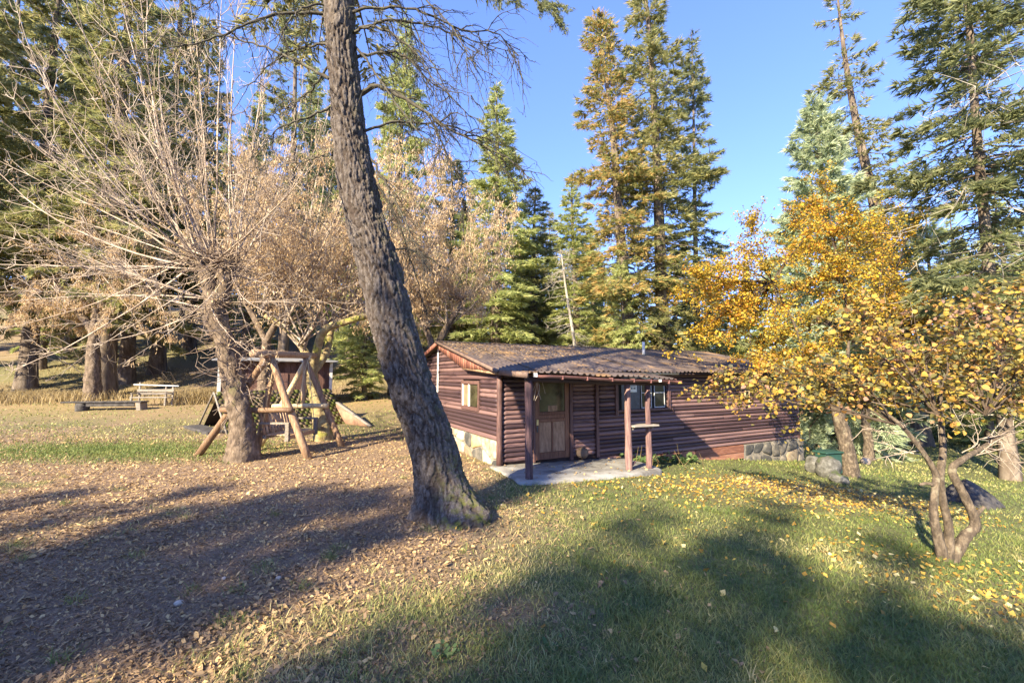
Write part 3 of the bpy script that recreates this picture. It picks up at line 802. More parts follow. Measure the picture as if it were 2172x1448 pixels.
pole('frame_leg', sl_(r1 + down), sl_(ext(r1, a2, .12)), .09, .07, M['polewood'], swing, 10, 8, .012)
pole('frame_leg', sl_(r2 + down), sl_(ext(r2, a2 + (0, .12, 0), .12)), .09, .07, M['paleboard'], swing, 10, 8, .012)
ex = at(543, 950, 10.9); ex[2] = float(gz_at(ex[0], ex[1])) - .05
pole('prop_pole', sl_(ex), sl_(a1 + (.02, .3, -.05)), .085, .07, M['polewood'], swing, 10, 7, .012)
dirb = (a2 - a1) / np.linalg.norm(a2 - a1)
pole('top_beam', sl_(a1 - dirb * .55 + (0, 0, .09)), sl_(a2 + dirb * .5 + (0, 0, .09)), .10, .085, M['polewood'], swing, 10, 8, .01)
def mixp(p, q, t): return p + (q - p) * t
pole('cross_bar', sl_(mixp(l1, a1, .475) + (-.15, -.1, 0)), sl_(mixp(l2, a1, .475) + (.12, -.1, 0)), .07, .065, M['polewood'], swing)
pole('cross_bar', sl_(mixp(r2, a2, .46) + (-.15, -.1, 0)), sl_(mixp(r1, a2, .46) + (.12, -.1, 0)), .07, .07, M['paleboard'], swing)
pole('king_post', sl_(mixp(mixp(r2, a2, .46), mixp(r1, a2, .46), .5)), sl_(a2), .06, .055, M['polewood'], swing, 8, 5)
# bench hung under the beam
bench = link('bench', None, None, swing); tag(bench, 'hanging swing seat with slatted back and plank arms')
bc = (a1 + a2) / 2 - S0; bench.location = (bc[0] + .12, bc[1], .5)
bench.rotation_euler = (0, 0, math.atan2(dirb[1], dirb[0]))
BL = .66
bbox('seat_rail', (-BL, -.36, -.08), (BL, -.28, .02), M['slat'], bench)
bbox('seat_rail', (-BL, .22, -.06), (BL, .30, .02), M['greywood'], bench)
for k in range(7):
    y = -.27 + k * .078
    bbox('seat_slat', (-BL + .02, y, .021), (BL - .02, y + .065, .045), M['slat'], bench)
for k in range(11):
    x = -BL + .06 + k * (2 * BL - .12) / 10
    pole('back_slat', (x, .27, .0), (x, .42, .56), .038, .034, M['slat'], bench, 8, 4, .004)
bbox('back_rail', (-BL - .04, .385, .55), (BL + .04, .465, .63), M['greywood'], bench)
bbox('back_rail', (-BL - .02, .30, .15), (BL + .02, .36, .2), M['greywood'], bench)
for s in (-1, 1):
    bbox('arm_post', (s * BL - .045, -.40, -.12), (s * BL + .045, -.30, .30), M['greywood'], bench)
    bbox('arm_rest', (s * BL - .05, -.40, .301), (s * BL + .05, .38, .35), M['greywood'], bench)
    top = np.array([s * .75, 0, float(a1[2]) - .5])
    for y in (-.33, .33):
        pole('rope', (s * BL, y, .1), top, .010, .010, M['paleboard'], bench, 5, 3, 0)

# mossy A-frame shelter behind the swing
ca, cb = gp(421, 905), gp(481, 921)
wd = cb - ca; wd[2] = 0; CWID = np.linalg.norm(wd); wd /= CWID
rd = np.array([-wd[1], wd[0], 0])
mid = (ca + cb) / 2
shelter = empty('mossy_shelter', (mid[0], mid[1], min(ca[2], cb[2])), math.atan2(rd[1], rd[0]), 'low A-frame shelter with a mossy shingle roof behind the log swing', 'shelter')
HW, HR, LR = CWID / 2, 1.38, 4.4          # local: x along the ridge, -y towards the camera side
side = -1.0
nr, nc = 14, 22
slope = math.hypot(HW, HR); ang = math.atan2(HR, HW)
for r in range(nr):
    for c in range(nc):
        w = LR / nc
        ln = slope / nr * 1.5
        t0 = (r + .5) / nr
        x = (c + .5 + (.5 if r % 2 else 0)) * w
        if x > LR: continue
        y = -HW * (1 - t0); z = HR * t0
        key = ('sh', (r * 7 + c * 3) % 6)
        if key not in _boxc:
            rr = np.random.default_rng(key[1]); g = MB()
            V = np.array([(-.5, -.5, -.008), (.5, -.5, -.008), (.5, .5, -.008), (-.5, .5, -.008), (-.5, -.5, .012), (-.1, -.53, .014), (.5, -.5, .012), (.5, .5, .004), (-.5, .5, .004)]) * (w * 1.0, ln, 1)
            V += rr.normal(0, .004, V.shape) * (1.5, 1.5, .6)
            g.add(V, [np.array([(0, 3, 2, 1), (1, 2, 7, 6), (3, 0, 4, 8)]), np.array([(4, 5, 6, 7, 8), (0, 1, 6, 5, 4)])])
            _boxc[key] = g.mesh('shingle'); _boxc[key].materials.append(M['shingle'])
        o = link('shingle', _boxc[key], None, shelter)
        o.location = (x, y - .02 * math.sin(ang), z + .02)
        o.rotation_euler = (ang - .05 + rng.normal(0, .015), rng.normal(0, .012), rng.normal(0, .02))
g = MB(); g.add([(.15, -HW, .0), (LR - .05, -HW, .0), (LR - .05, 0, HR - .03), (.15, 0, HR - .03), (.15, HW, 0), (LR - .05, HW, 0), (.15, 0, HR - .03), (LR - .05, 0, HR - .03)],
                [(0, 1, 2, 3), (4, 6, 7, 5)])
g.obj('roof_deck', M['dark'], shelter)
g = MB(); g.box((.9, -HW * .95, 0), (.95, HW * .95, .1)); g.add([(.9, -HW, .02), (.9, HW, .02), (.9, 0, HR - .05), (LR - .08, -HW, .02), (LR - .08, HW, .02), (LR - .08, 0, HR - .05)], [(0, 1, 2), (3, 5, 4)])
g.obj('shade_sheet', M['black'], shelter)  # black sheets stand for the shade inside the shelter
pole('front_trim', (.0, -HW - .03, 0), (.0, 0, HR + .02), .035, .035, M['greywood'], shelter, 6, 4, .004)
pole('front_trim', (.0, HW + .03, 0), (.0, 0, HR + .02), .035, .035, M['greywood'], shelter, 6, 4, .004)
bbox('threshold', (-.5, -HW + .25, -.1), (.1, HW + .0, .10), M['stump'], shelter, .02)
g = MB(); y0, y1, y2 = -HW * .55, -HW - .75, -HW - 1.85
V = [(LR - .1, y0, 0), (LR - .1, y2, 0), (LR - .1, y0, .82), (LR + .02, y0, 0), (LR + .02, y2, 0), (LR + .02, y0, .82)]
g.add(V, [np.array([(0, 2, 1), (3, 4, 5)]), np.array([(1, 2, 5, 4), (0, 3, 5, 2), (0, 1, 4, 3)])])
g.obj('cellar_wing', M['tanboard'], shelter)
g = MB(); V = np.array([(LR - .14, y0, .83), (LR - .14, y2 - .05, .012), (LR + .06, y2 - .05, .012), (LR + .06, y0, .83)]); g.add(np.concatenate([V, V + (0, 0, .045)]), [(3, 2, 1, 0), (4, 5, 6, 7), (0, 1, 5, 4), (1, 2, 6, 5), (2, 3, 7, 6), (3, 0, 4, 7)])
g.obj('wing_cover', M['greywood'], shelter)

# small shed behind
sp = on_ground(-12.4, 22.6); shed = empty('garden_shed', sp, R_(30), 'small red brown board shed with pale corner trim behind the mossy shelter', 'shed')
for k in range(18):
    x = -2.5 + k * .278
    bbox('wall_board', (x, -.02 - .008 * (k % 2), -.3), (x + .268, .02, 2.45), M['shedwall'], shed)
bbox('corner_trim', (-2.66, -.05, -.3), (-2.503, .12, 2.5), M['sashwhite'], shed); bbox('corner_trim', (2.505, -.05, -.3), (2.66, .12, 2.5), M['sashwhite'], shed)
for s in (-1, 1):
    bbox('side_wall', (s * 2.58 - .03, .13, -.3), (s * 2.58 + .03, 2.8, 2.44), M['shedwall'], shed)
bbox('back_wall', (-2.54, 2.74, -.3), (2.54, 2.79, 2.42), M['shedwall'], shed)
bbox('roof', (-2.9, -.45, 2.53), (2.9, 3.2, 2.60), M['shedroof'], shed, .01, (R_(4), 0, 0))
bbox('door', (-.55, -.06, -.2), (.45, -.031, 1.8), M['logtrim'], shed)

# plank bench on blocks and the grey park bench by the big trunk
tp0, tp1 = gp(172, 871), gp(300, 868)
dv = tp1 - tp0; rz = math.atan2(dv[1], dv[0]); Lb = np.hypot(dv[0], dv[1])
plank = empty('plank_bench', tp0, rz, 'long dark plank bench on two stump blocks by the big trunk', 'bench')
bbox('plank', (-.75, -.28, .40), (Lb + .15, .28, .47), M['stump'], plank, .015)
bbox('apron', (.35, -.22, .22), (Lb - .2, -.17, .398), M['stump'], plank)
pole('block_leg', (.05, 0, -.1), (.05, 0, .39), .28, .26, M['stump'], plank, 9, 4, .01)
bbox('leg_slab', (Lb - .1, -.26, -.1), (Lb + .12, .26, .398), M['greywood'], plank, .02, (0, -.12, 0))
bp_ = on_ground((332 - CX) / FPX * 23.2, 23.2)
park = empty('park_bench', bp_, R_(4), 'weathered grey slatted bench at the foot of the wooded slope', 'bench')
for k in range(3): bbox('seat_slat', (-.95, -.42 + k * .16, .43), (.95, -.29 + k * .16, .47), M['greywood'], park)
for z in (.58, .75, ): bbox('back_slat', (-.95, .08, z), (.95, .115, z + .13), M['greywood'], park)
bbox('top_pole', (-1.15, .06, 1.06), (1.2, .10, 1.12), M['sashwhite'], park, .01, (0, R_(2), 0))
for x in (-.86, .5, .86):
    bbox('back_post', (x - .04, .117, 0), (x + .04, .18, 1.0 + (.25 if x < 0 else .1)), M['greywood'], park)
for x in (-.86, .86):
    bbox('leg', (x - .04, -.42, 0), (x + .04, -.34, .43), M['greywood'], park)
    bbox('arm', (x - .05, -.42, .64), (x + .05, .10, .69), M['greywood'], park)
    bbox('arm_support', (x - .035, -.40, .471), (x + .035, -.34, .64), M['greywood'], park)
# little seat partly behind the leaning trunk
cp = gp(868, 905)
stool = empty('garden_stool', cp, R_(20), 'small wooden stool showing just left of the leaning trunk', 'stool')
bbox('seat', (-.2, -.2, .42), (.35, .2, .62), M['greywood'], stool, .02)
for x, y in ((-.15, -.15), (.3, -.15), (-.15, .15), (.3, .15)): pole('leg', (x * 1.25, y * 1.2, 0), (x, y, .43), .03, .03, M['greywood'], stool, 6, 3, .0)

# right side: lichened log, planter, rocks, stump
for px, py, w, hgt, Yb, sd_, lb in [(1724, 984, .22, .30, 12.6, 21, 'upright grey lichened boulder, left of the pair by the cabin corner'), (1757, 998, .32, .36, 11.9, 22, 'big grey lichened boulder beside the yellow tree trunk'), (1780, 1004, .22, .14, 11.2, 23, 'low flat boulder at the foot of the yellow tree trunk')]:
    q = at(px, py, Yb); q[2] = float(gz_at(q[0], q[1])) + hgt * .62
    tag(blob('boulder', q, (w, w * .9, hgt), M['lichenlog'], sd_, .2, 16, 22), lb, 'boulder', 'boulders by the cabin corner')
pl = at(1755, 938, 12.6); pl[2] = float(gz_at(pl[0], pl[1]))
M['greenplastic'] = noisy_mat('dark_green_plastic', (.015, .05, .04), (.03, .075, .06), None, 5, rough=.4, bump=.05)
planter = empty('planter', pl, R_(15), 'dark green planter box behind the lichened boulders', 'planter')
bbox('tub', (-.3, -.2, .0), (.3, .2, .62), M['greenplastic'], planter, .05)
bbox('rim', (-.33, -.23, .6), (.33, .23, .66), M['greenplastic'], planter, .02)
q = gp(1836, 984); tag(blob('pale_rock', q + (0, 0, .1), (.17, .15, .15), M['rock'], 5, .14), 'pale rounded rock at the foot of the rear yellow tree', 'rock')
q = gp(2062, 1068)
def stump_mound():
    m, k = 10, 22; V = []
    for j in range(m):
        t = j / (m - 1)
        for a in range(k):
            th = a / k * 2 * math.pi
            r = (1 - t) ** .75 * (1 + .25 * math.sin(3 * th + 1) + .18 * float(fbm(math.cos(th) * 2 + 5, math.sin(th) * 2 + t * 3, 61))) + .04
            V.append((r * .62 * math.cos(th) - .12 * t, r * .45 * math.sin(th), t * .62 - .05 + .05 * float(fbm(th * 2, t * 6, 62))))
    i = np.arange(m * k).reshape(m, k); a = i[:-1]; d = i[1:]
    F = np.stack([a, np.roll(a, -1, 1), np.roll(d, -1, 1), d], -1).reshape(-1, 4)
    return mesh_np('stump_mound', np.array(V), [F, i[-1:]], None, True)
o = link('dark_stump', stump_mound(), M['stump']); o.location = q
tag(o, 'dark peaked stump on the lawn behind the near shrub', 'stump')
# scattered pale stones in the left foreground
for n_, (px, py, s, lb) in enumerate([(590, 1228, .03, 'pale pebble in the brown soil left of the sunlit grass'), (475, 1228, .025, 'small white pebble in the shaded leaf litter'), (378, 1282, .04, 'flat grey stone in the shaded soil at left'), (1065, 1072, .03, 'white pebble to the right of the leaning trunk foot')]):
    q = gp(px, py); tag(blob('pebble', q + (0, 0, s * .4), (s, s * .8, s * .6), M['rock'], 10 + n_, .15, 8, 10), lb, 'stone', 'pebbles on the ground')

# ------------------------------------------------------------------ foliage builders
def unit(v): return v / (np.linalg.norm(v, axis=-1, keepdims=True) + 1e-9)
def needle_fans(C, D, ln, r, k=4, spread_=.55, width=.16):
    """C centres, D directions, ln lengths: k thin blades per spray"""
    N = len(C); D = unit(D)
    X = unit(np.cross(D, r.normal(size=(N, 3)))); Y = np.cross(D, X)
    a = r.uniform(0, 2 * math.pi, (N, k)); s = r.uniform(.15, 1, (N, k)) * spread_
    T = unit(D[:, None] + s[..., None] * (np.cos(a)[..., None] * X[:, None] + np.sin(a)[..., None] * Y[:, None]))
    L = ln[:, None] * r.uniform(.6, 1.1, (N, k))
    Wd = unit(np.cross(T, r.normal(size=(N, k, 3)))) * (L * width)[..., None]
    base = C[:, None] + r.normal(0, .1, (N, k, 3)) * ln[:, None, None] * .6
    V = np.stack([base - Wd * .5, base + Wd * .5, base + T * L[..., None]], 2).reshape(-1, 3)
    F = np.arange(len(V)).reshape(-1, 3)
    A = np.repeat(r.random(N), k * 3) * .8 + np.repeat(r.random(N * k), 3) * .2
    return V, F, A
def leaves(C, D, size, r, droop=.3, round_=.5):
    """folded oval leaves: 6 vertices, two quads"""
    N = len(C); D = unit(D); D[:, 2] -= droop; D = unit(D)
    Nn = unit(np.array([0, 0, 1.0]) + r.normal(0, .55, (N, 3)))
    X = unit(np.cross(D, Nn)); Nn = np.cross(X, D)
    s = size[:, None]; f = (r.uniform(.05, .3, N))[:, None]
    w = round_ * r.uniform(.8, 1.15, N)[:, None]
    b = C; t = C + D * s
    def side(x, y, sg): return C + D * s * y + X * s * w * x * sg + Nn * s * f * x
    V = np.stack([b, side(.95, .3, 1), side(.72, .68, 1), t, side(.72, .68, -1), side(.95, .3, -1)], 1).reshape(-1, 3)
    i = np.arange(N)[:, None] * 6
    F = np.concatenate([i + [0, 1, 2, 3], i + [0, 3, 4, 5]])
    return V, F, np.repeat(r.random(N), 6)
def hang(C, ln, r, width=.28):
    """hanging dry keys: thin rhombs"""
    N = len(C)
    D = unit(np.array([0, 0, -1.0]) + r.normal(0, .45, (N, 3))); X = unit(np.cross(D, r.normal(size=(N, 3))))
    L = ln[:, None]
    V = np.stack([C, C + D * L * .5 + X * L * width * .5, C + D * L, C + D * L * .55 - X * L * width * .5], 1).reshape(-1, 3)
    return V, np.arange(4 * N).reshape(-1, 4), np.repeat(r.random(N), 4)

def conifer_meshes(seed, H, r0, cb, R, nb, dens, prof='spire', droop=.35, rise=.35, ls=.3, bare=0.0, lean=(0, 0), wig=.15, trunk_mat='bark_far', leaf='fir', dead=0, dead_mat=None):
    r = np.random.default_rng(seed)
    m = 16; t = np.linspace(0, 1, m)
    P = np.stack([lean[0] * t ** 1.2 + wig * np.sin(t * 5 + seed) * t, lean[1] * t + wig * np.cos(t * 4 + seed * 2) * t, t * H - .25 * (1 - t)], 1)
    rad = r0 * ((1 - t) ** .85 * .95 + .05) + r0 * .45 * np.exp(-t * H / .6)
    tb = MB(); V, F = tubes(P[None], rad[None], 10); tb.add(V, F)
    def pos(tt): return np.stack([np.interp(tt, t, P[:, k]) for k in range(3)], -1)
    tt = np.sort(cb + (1 - cb) * r.random(nb) ** .9 * .985)
    q = (tt - cb) / (1 - cb)
    if prof == 'spire': pr = (1 - q) ** .8 * (1 - .35 * np.exp(-q * 9)) + .035
    elif prof == 'round': pr = np.sqrt(np.clip(1 - (q * 1.02 - .15) ** 2 * 1.25, .02, 1)) * (.45 + .55 * (1 - q))
    else: pr = (1 - q) ** .6 * (.55 + .45 * np.sin(q * 14 + seed) ** 2) + .06      # ragged
    L = R * pr * r.uniform(.55, 1.15, nb)
    az = np.arange(nb) * 2.39996 + r.normal(0, .4, nb)
    e = rise * (q - .45) * 2 + r.normal(0, .12, nb)
    s = np.linspace(0, 1, 7)
    out = np.stack([np.cos(az), np.sin(az), np.zeros(nb)], -1)
    B0 = pos(tt)
    zz = L[:, None] * (s * np.sin(e)[:, None] - droop * s ** 2 * (1 - .35 * q[:, None]) + droop * .45 * s ** 4)
    PB = B0[:, None] + out[:, None] * (L[:, None] * s * np.cos(e)[:, None])[..., None] + np.array([0, 0, 1.0]) * zz[..., None]
    PB[:, 1:, :2] += r.normal(0, .05, (nb, 6, 2)) * L[:, None, None]
    RB = (.006 + .012 * L)[:, None] * (1 - s * .85)
    V, F = tubes(PB, RB, 3); tb.add(V, F)
    extra = None
    if dead:
        db = MB() if dead_mat else tb
        # dead lower limbs
        td = r.uniform(max(.08, cb * .3), cb * (1.15 if not dead_mat else 4.0), dead); azd = r.uniform(0, 6.28, dead); Ld = R * r.uniform(.25, .75, dead)
        od = np.stack([np.cos(azd), np.sin(azd), np.zeros(dead)], -1)
        PD = pos(td)[:, None] + od[:, None] * (Ld[:, None] * s)[..., None] + np.array([0, 0, 1.0]) * (-Ld[:, None] * .4 * s ** 1.6)[..., None]
        PD[:, 1:] += r.normal(0, .04, (dead, 6, 3)) * Ld[:, None, None]
        V, F = tubes(PD, (.005 + .009 * Ld)[:, None] * (1 - s * .8), 3); db.add(V, F)
        # their twigs
        nt = dead * 9; pi = r.integers(0, dead, nt); si = r.integers(2, 7, nt)
        st = PD[pi, si]; dd = unit(od[pi] * .5 + r.normal(0, .6, (nt, 3)) + (0, 0, -.35)) * (Ld[pi] * r.uniform(.15, .45, nt))[:, None]
        PT = np.stack([st, st + dd * .5 + r.normal(0, .03, (nt, 3)), st + dd], 1)
        V, F = tubes(PT, np.tile([.008, .006, .003], (nt, 1)), 3); db.add(V, F)
        if dead_mat:
            extra = db.mesh('dead_branches'); extra.materials.append(M[dead_mat])
    trunk = tb.mesh('trunk', True); trunk.materials.append(M[trunk_mat])
    # sprays
    n = np.maximum(3, (dens * L * (1 + .4 * L)).astype(int))
    keep = r.random(nb) > bare
    n = np.where(keep, n, (n * .12).astype(int))
    bi = np.repeat(np.arange(nb), n); N = len(bi)
    ss = .12 + .9 * r.random(N) ** .65
    ss = np.clip(ss, 0, 1)
    k0 = np.clip((ss * 6).astype(int), 0, 5); f = (ss * 6 - k0)[:, None]
    C = PB[bi, k0] * (1 - f) + PB[bi, k0 + 1] * f
    lat = np.stack([-np.sin(az), np.cos(az), np.zeros(nb)], -1)[bi]
    off = r.uniform(-1, 1, N) * (L[bi] * .30 * (1.12 - ss) + .05)
    C = C + lat * off[:, None]
    C[:, 2] -= np.abs(off) * .3 + r.exponential(.05, N) * L[bi] * .4
    D = out[bi] * .7 + lat * np.sign(off)[:, None] * .6 + r.normal(0, .28, (N, 3)); D[:, 2] += -.15 + .3 * (q[bi] - .3)
    V, F, A = needle_fans(C, D, ls * r.uniform(.7, 1.25, N), r)
    g = MB(); g.add(V, F, A)
    # leader tip
    crown = g.mesh('crown'); crown.materials.append(M[leaf])
    return trunk, crown, extra
def place_tree(name, meshes, loc, rz, s, label, group, cat='fir tree', sz=None):
    o = empty(name, loc, rz, label, cat, group)
    o.scale = (s, s, sz or s)
    link('trunk', meshes[0], None, o)
    c = link('crown', meshes[1], None, o); c['kind'] = 'stuff'
    if meshes[2]: link('dead_branches', meshes[2], None, o)['kind'] = 'stuff'
    return o

V_ = {}
V_['dense'] = conifer_meshes(1, 20, .42, .16, 4.2, 180, 27, 'spire', .38, .30, .34, dead=16)
V_['dense2'] = conifer_meshes(2, 20, .38, .22, 3.6, 160, 26, 'ragged', .40, .30, .34, dead=20, leaf='fir')
V_['spire'] = conifer_meshes(3, 20, .30, .12, 3.0, 220, 32, 'spire', .22, .42, .30, leaf='fir_pale')
V_['tallA'] = conifer_meshes(4, 22, .33, .10, 3.2, 230, 27, 'ragged', .35, .40, .30, .18, (-1.7, .3), .35, leaf='fir_warm', dead=26)
V_['tallB'] = conifer_meshes(5, 27, .36, .12, 3.4, 280, 26, 'ragged', .40, .30, .32, .15, (-.5, 0), .25, leaf='fir', dead=34)
V_['slim'] = conifer_meshes(6, 20, .20, .16, 2.4, 200, 28, 'ragged', .38, .30, .30, .1, (.2, 0), .2, leaf='fir_dark', dead=20)
V_['blue'] = conifer_meshes(7, 14, .30, .08, 3.2, 270, 42, 'round', .05, .75, .28, leaf='fir_blue')
V_['sparse'] = conifer_meshes(8, 24, .40, .34, 3.0, 110, 20, 'ragged', .35, .35, .32, .28, (-2.2, .4), .3, leaf='fir', dead=26)
V_['edge'] = conifer_meshes(9, 22, .17, .14, 3.4, 230, 26, 'ragged', .55, .15, .30, .05, leaf='fir_dark', dead=70, dead_mat='bark_pale')
V_['young'] = conifer_meshes(10, 10, .16, .06, 2.4, 150, 36, 'spire', .18, .4, .28, leaf='fir_pale')
V_['wood'] = conifer_meshes(11, 17, .20, .26, 2.4, 150, 24, 'ragged', .40, .2, .34, .12, leaf='fir', dead=70, dead_mat='twig')
V_['pine'] = conifer_meshes(12, 22, .30, .28, 3.4, 110, 22, 'ragged', .10, .55, .38, .1, leaf='fir_dark', dead=14)

def tree_at(kind, px, Y, apex_y, label, group, rz=0.0, name='fir_tree', cat='fir tree', wide=1.0):
    X = (px - CX) / FPX * Y
    z = float(gz_at(X, Y))
    top = at(px, apex_y, Y)[2]
    H0 = {'dense': 20, 'dense2': 20, 'spire': 20, 'tallA': 22, 'tallB': 27, 'slim': 20, 'blue': 14, 'sparse': 24, 'edge': 22, 'young': 10, 'wood': 17, 'pine': 22}[kind]
    sc = (top - z) / H0
    sxy = np.clip(sc, .55, 1.25) * wide
    o = place_tree(name, V_[kind], (X, Y, z - .05), rz, sxy, label, group, cat, sc)
    return o
GL, GB, GR = 'firs on the wooded slope at left', 'firs behind the cabin', 'conifers at the right edge'
tree_at('dense', 222, 27.5, -180, 'huge fir with a thick trunk rising behind the plank bench at left', GL, .4, wide=1.15)
tree_at('dense2', 60, 29, -260, 'tall ragged fir at the left edge beyond the huge trunk', GL, 1.3)
tree_at('dense', -130, 25, -240, 'dense fir cut by the left edge of the picture', GL, 2.2)
tree_at('dense2', 335, 33, -160, 'tall fir between the huge trunk and the bare pollard', GL, 3.0)
tree_at('dense', 130, 40, 60, 'fir high on the slope behind the leftmost firs', GL, 3.7)
tree_at('spire', 450, 42, 270, 'shorter fir in the gap of sky above the pollard head', GL, 1.1)
tree_at('pine', 600, 31, -60, 'bluish pine showing between bare shoots left of the leaning trunk', GL, .2, 'pine_tree', 'pine tree')
tree_at('dense', 690, 44, 170, 'distant fir just left of the leaning trunk top', GL, 5.0)
tree_at('wood', 300, 48, 250, 'slender fir far up the slope at left', GL, 1.0)
tree_at('wood', 520, 52, 330, 'slender fir far up the slope behind the pollard', GL, 2.0)
tree_at('wood', 20, 46, 200, 'slender fir far up the slope at the left edge', GL, 4.0)
tree_at('dense2', -290, 33, -100, 'wide fir beyond the left edge of the picture', GL, 4.0)
tree_at('spire', 838, 28, 20, 'tall pale fir directly right of the leaning trunk', GB, .8, wide=.95)
tree_at('young', 775, 26, 560, 'low branched fir with a bare grey foot behind the cellar wing', GL, .3, wide=1.2)
tree_at('spire', 1052, 30, 165, 'pointed spire fir standing alone above the left roof', GB, 2.4, wide=1.25)
tree_at('dense2', 955, 34, 330, 'ragged fir left of the pointed spire fir', GB, 2.9, wide=1.3)
tree_at('dense2', 1135, 34, 395, 'dark fir right of the pointed spire fir', GB, .1, wide=1.35)
tree_at('spire', 1222, 31, 368, 'rounded bright fir above the dead pale trunk', GB, 4.4, wide=1.35)
tree_at('tallA', 1352, 26, 2, 'tall warm tinted fir leaning left behind the middle of the roof', GB, 0.0, wide=1.12)
tree_at('tallB', 1412, 27, -130, 'tallest fir with a dark straight trunk behind the roof', GB, .0, wide=1.12)
tree_at('slim', 1484, 29, 70, 'slim dark fir right of the tallest fir', GB, 1.0)
tree_at('young', 1322, 24.5, 520, 'young yellow green fir low in front of the warm tinted fir', GB, 1.9, wide=.75)
for px, Y, ay, lb in [(1000, 40, 470, 'dark forest fir low behind the roof, leftmost'), (1085, 42, 455, 'dark forest fir under the pointed spire fir'), (1165, 40, 440, 'dark forest fir behind the dead pale trunk'),
                      (1262, 44, 480, 'dark forest fir left of the young yellow green fir'), (1440, 46, 520, 'dark forest fir between the tall trunks low down'), (900, 42, 400, 'dark forest fir behind the leaning trunk'),
                      (1120, 48, 500, 'thin forest fir far behind the roof left of the dead trunk'), (1205, 50, 520, 'thin forest fir far behind the vent pipe')]:
    tree_at('wood', px, Y, ay, lb, GB, px * .01)
tree_at('blue', 1765, 21, 205, 'rounded blue green conifer above the yellow tree', GR, 1.0, 'blue_conifer', 'conifer', wide=.95)
tree_at('sparse', 1938, 23, -60, 'sparse fir with a long pale leaning trunk above the yellow trees', GR, 0.0)
tree_at('edge', 2120, 15.5, -420, 'dark fir with drooping dead branches at the right edge', GR, .7, wide=1.05)
tree_at('young', 1995, 26, 430, 'pale green fir between the sparse fir and the dark edge fir', GR, 3.0, wide=1.2)
tree_at('young', 2085, 22, 520, 'short pale green fir under the dark edge fir', GR, 4.0, wide=1.2)
tree_at('young', 1895, 30, 470, 'pale fir low behind the rear yellow tree', GR, 5.0, wide=1.2)
tree_at('young', 2200, 26, 500, 'pale green fir cut by the right edge', GR, 1.0, wide=1.3)
tree_at('young', 1560, 40, 600, 'distant pale fir just left of the yellow crown', GR, 2.0, wide=1.1)
tree_at('young', 1650, 36, 540, 'distant pale fir hidden partly by the yellow crown', GR, 3.3, wide=1.2)
tree_at('young', 1750, 44, 640, 'distant pale fir low behind the yellow crown', GR, .6, wide=1.4)
def spots(kind, lst, words, group, wide=1.0):
    for (px, Y, ay), w in zip(lst, words): tree_at(kind, px, Y, ay, w, group, px * .013, wide=wide)
spots('dense2', [(150, 36, -80), (400, 38, 30), (270, 31, 120), (-40, 37, -150), (-200, 30, 0)], ['fir just right of the leftmost tall fir, further back', 'fir behind the bare pollard head', 'middle sized fir right of the huge fir', 'fir behind the left edge firs', 'fir outside the left edge, near the slope foot'], GL)
spots('spire', [(520, 36, 180), (640, 38, 120), (740, 34, 230), (90, 33, 330)], ['pale fir behind the shoots of the bare pollard', 'pale fir beside the bluish pine', 'pale fir peeping past the left of the leaning trunk', 'pale young fir low at left beneath the tall firs'], GL, .95)
spots('wood', [(180, 50, 330), (380, 52, 330), (440, 56, 380), (600, 50, 330), (680, 54, 380), (-60, 44, 320), (110, 54, 380), (780, 50, 400)], ['thin slope fir above the plank bench', 'thin slope fir above the park bench', 'thin slope fir left of the swing top', 'thin slope fir above the swing', 'thin slope fir above the mossy limb', 'thin slope fir at the far left edge', 'thin slope fir behind the pale pollard', 'thin slope fir above the garden shed corner'], GL)
spots('wood', [(940, 50, 480), (975, 44, 540), (1040, 52, 500), (1065, 46, 560), (1110, 44, 560), (1145, 54, 520), (1190, 46, 560), (1235, 52, 540), (1285, 48, 570), (1300, 56, 560), (1360, 52, 580), (1400, 56, 560), (1475, 50, 560), (1520, 54, 600)],
      ['wood fir ' + w for w in ['above the cabin ridge end', 'right of the ridge end tree keys', 'low left of the spire fir', 'low under the spire fir', 'low right of the spire fir', 'far left of the dead pale trunk', 'close left of the dead pale trunk', 'close right of the dead pale trunk', 'left of the warm fir foot', 'far behind the warm fir foot', 'between the two tall fir feet', 'far behind the tallest fir foot', 'behind the slim fir foot', 'right of the slim fir foot']], GB)
spots('spire', [(1590, 33, 560), (1700, 34, 470), (1830, 32, 420), (2040, 34, 440), (2150, 30, 380)], ['pale spire fir left behind the yellow crown', 'pale spire fir behind the middle of the yellow crown', 'pale spire fir left of the sparse fir trunk', 'pale spire fir behind the dark edge fir', 'pale spire fir at the far right edge'], GR, 1.0)
spots('young', [(1620, 42, 690), (1690, 40, 720), (1800, 42, 700), (1880, 38, 720), (1960, 40, 700), (2050, 36, 690), (2140, 38, 680)], ['low far fir right of the cabin end, ' + w for w in ['first of the row', 'second of the row', 'third of the row', 'fourth of the row', 'fifth of the row', 'sixth of the row', 'last of the row']], GR, 1.5)
NTH = ['first', 'second', 'third', 'fourth', 'fifth', 'sixth', 'seventh', 'eighth', 'ninth', 'tenth', 'eleventh', 'twelfth']
spots('young', [(900 + 62 * k, 56 + (k * 7) % 9, 590 + (k * 37) % 60) for k in range(12)], ['far low fir behind the roof, %s from the left' % w for w in NTH], GB, 1.7)
spots('spire', [(985, 37, 430), (1105, 38, 470), (1260, 38, 470), (1170, 36, 520)], ['pale fir between the ragged fir and the spire fir', 'pale fir low right of the spire fir', 'pale fir left of the warm tinted fir', 'pale fir behind the dead trunk top'], GB, 1.2)
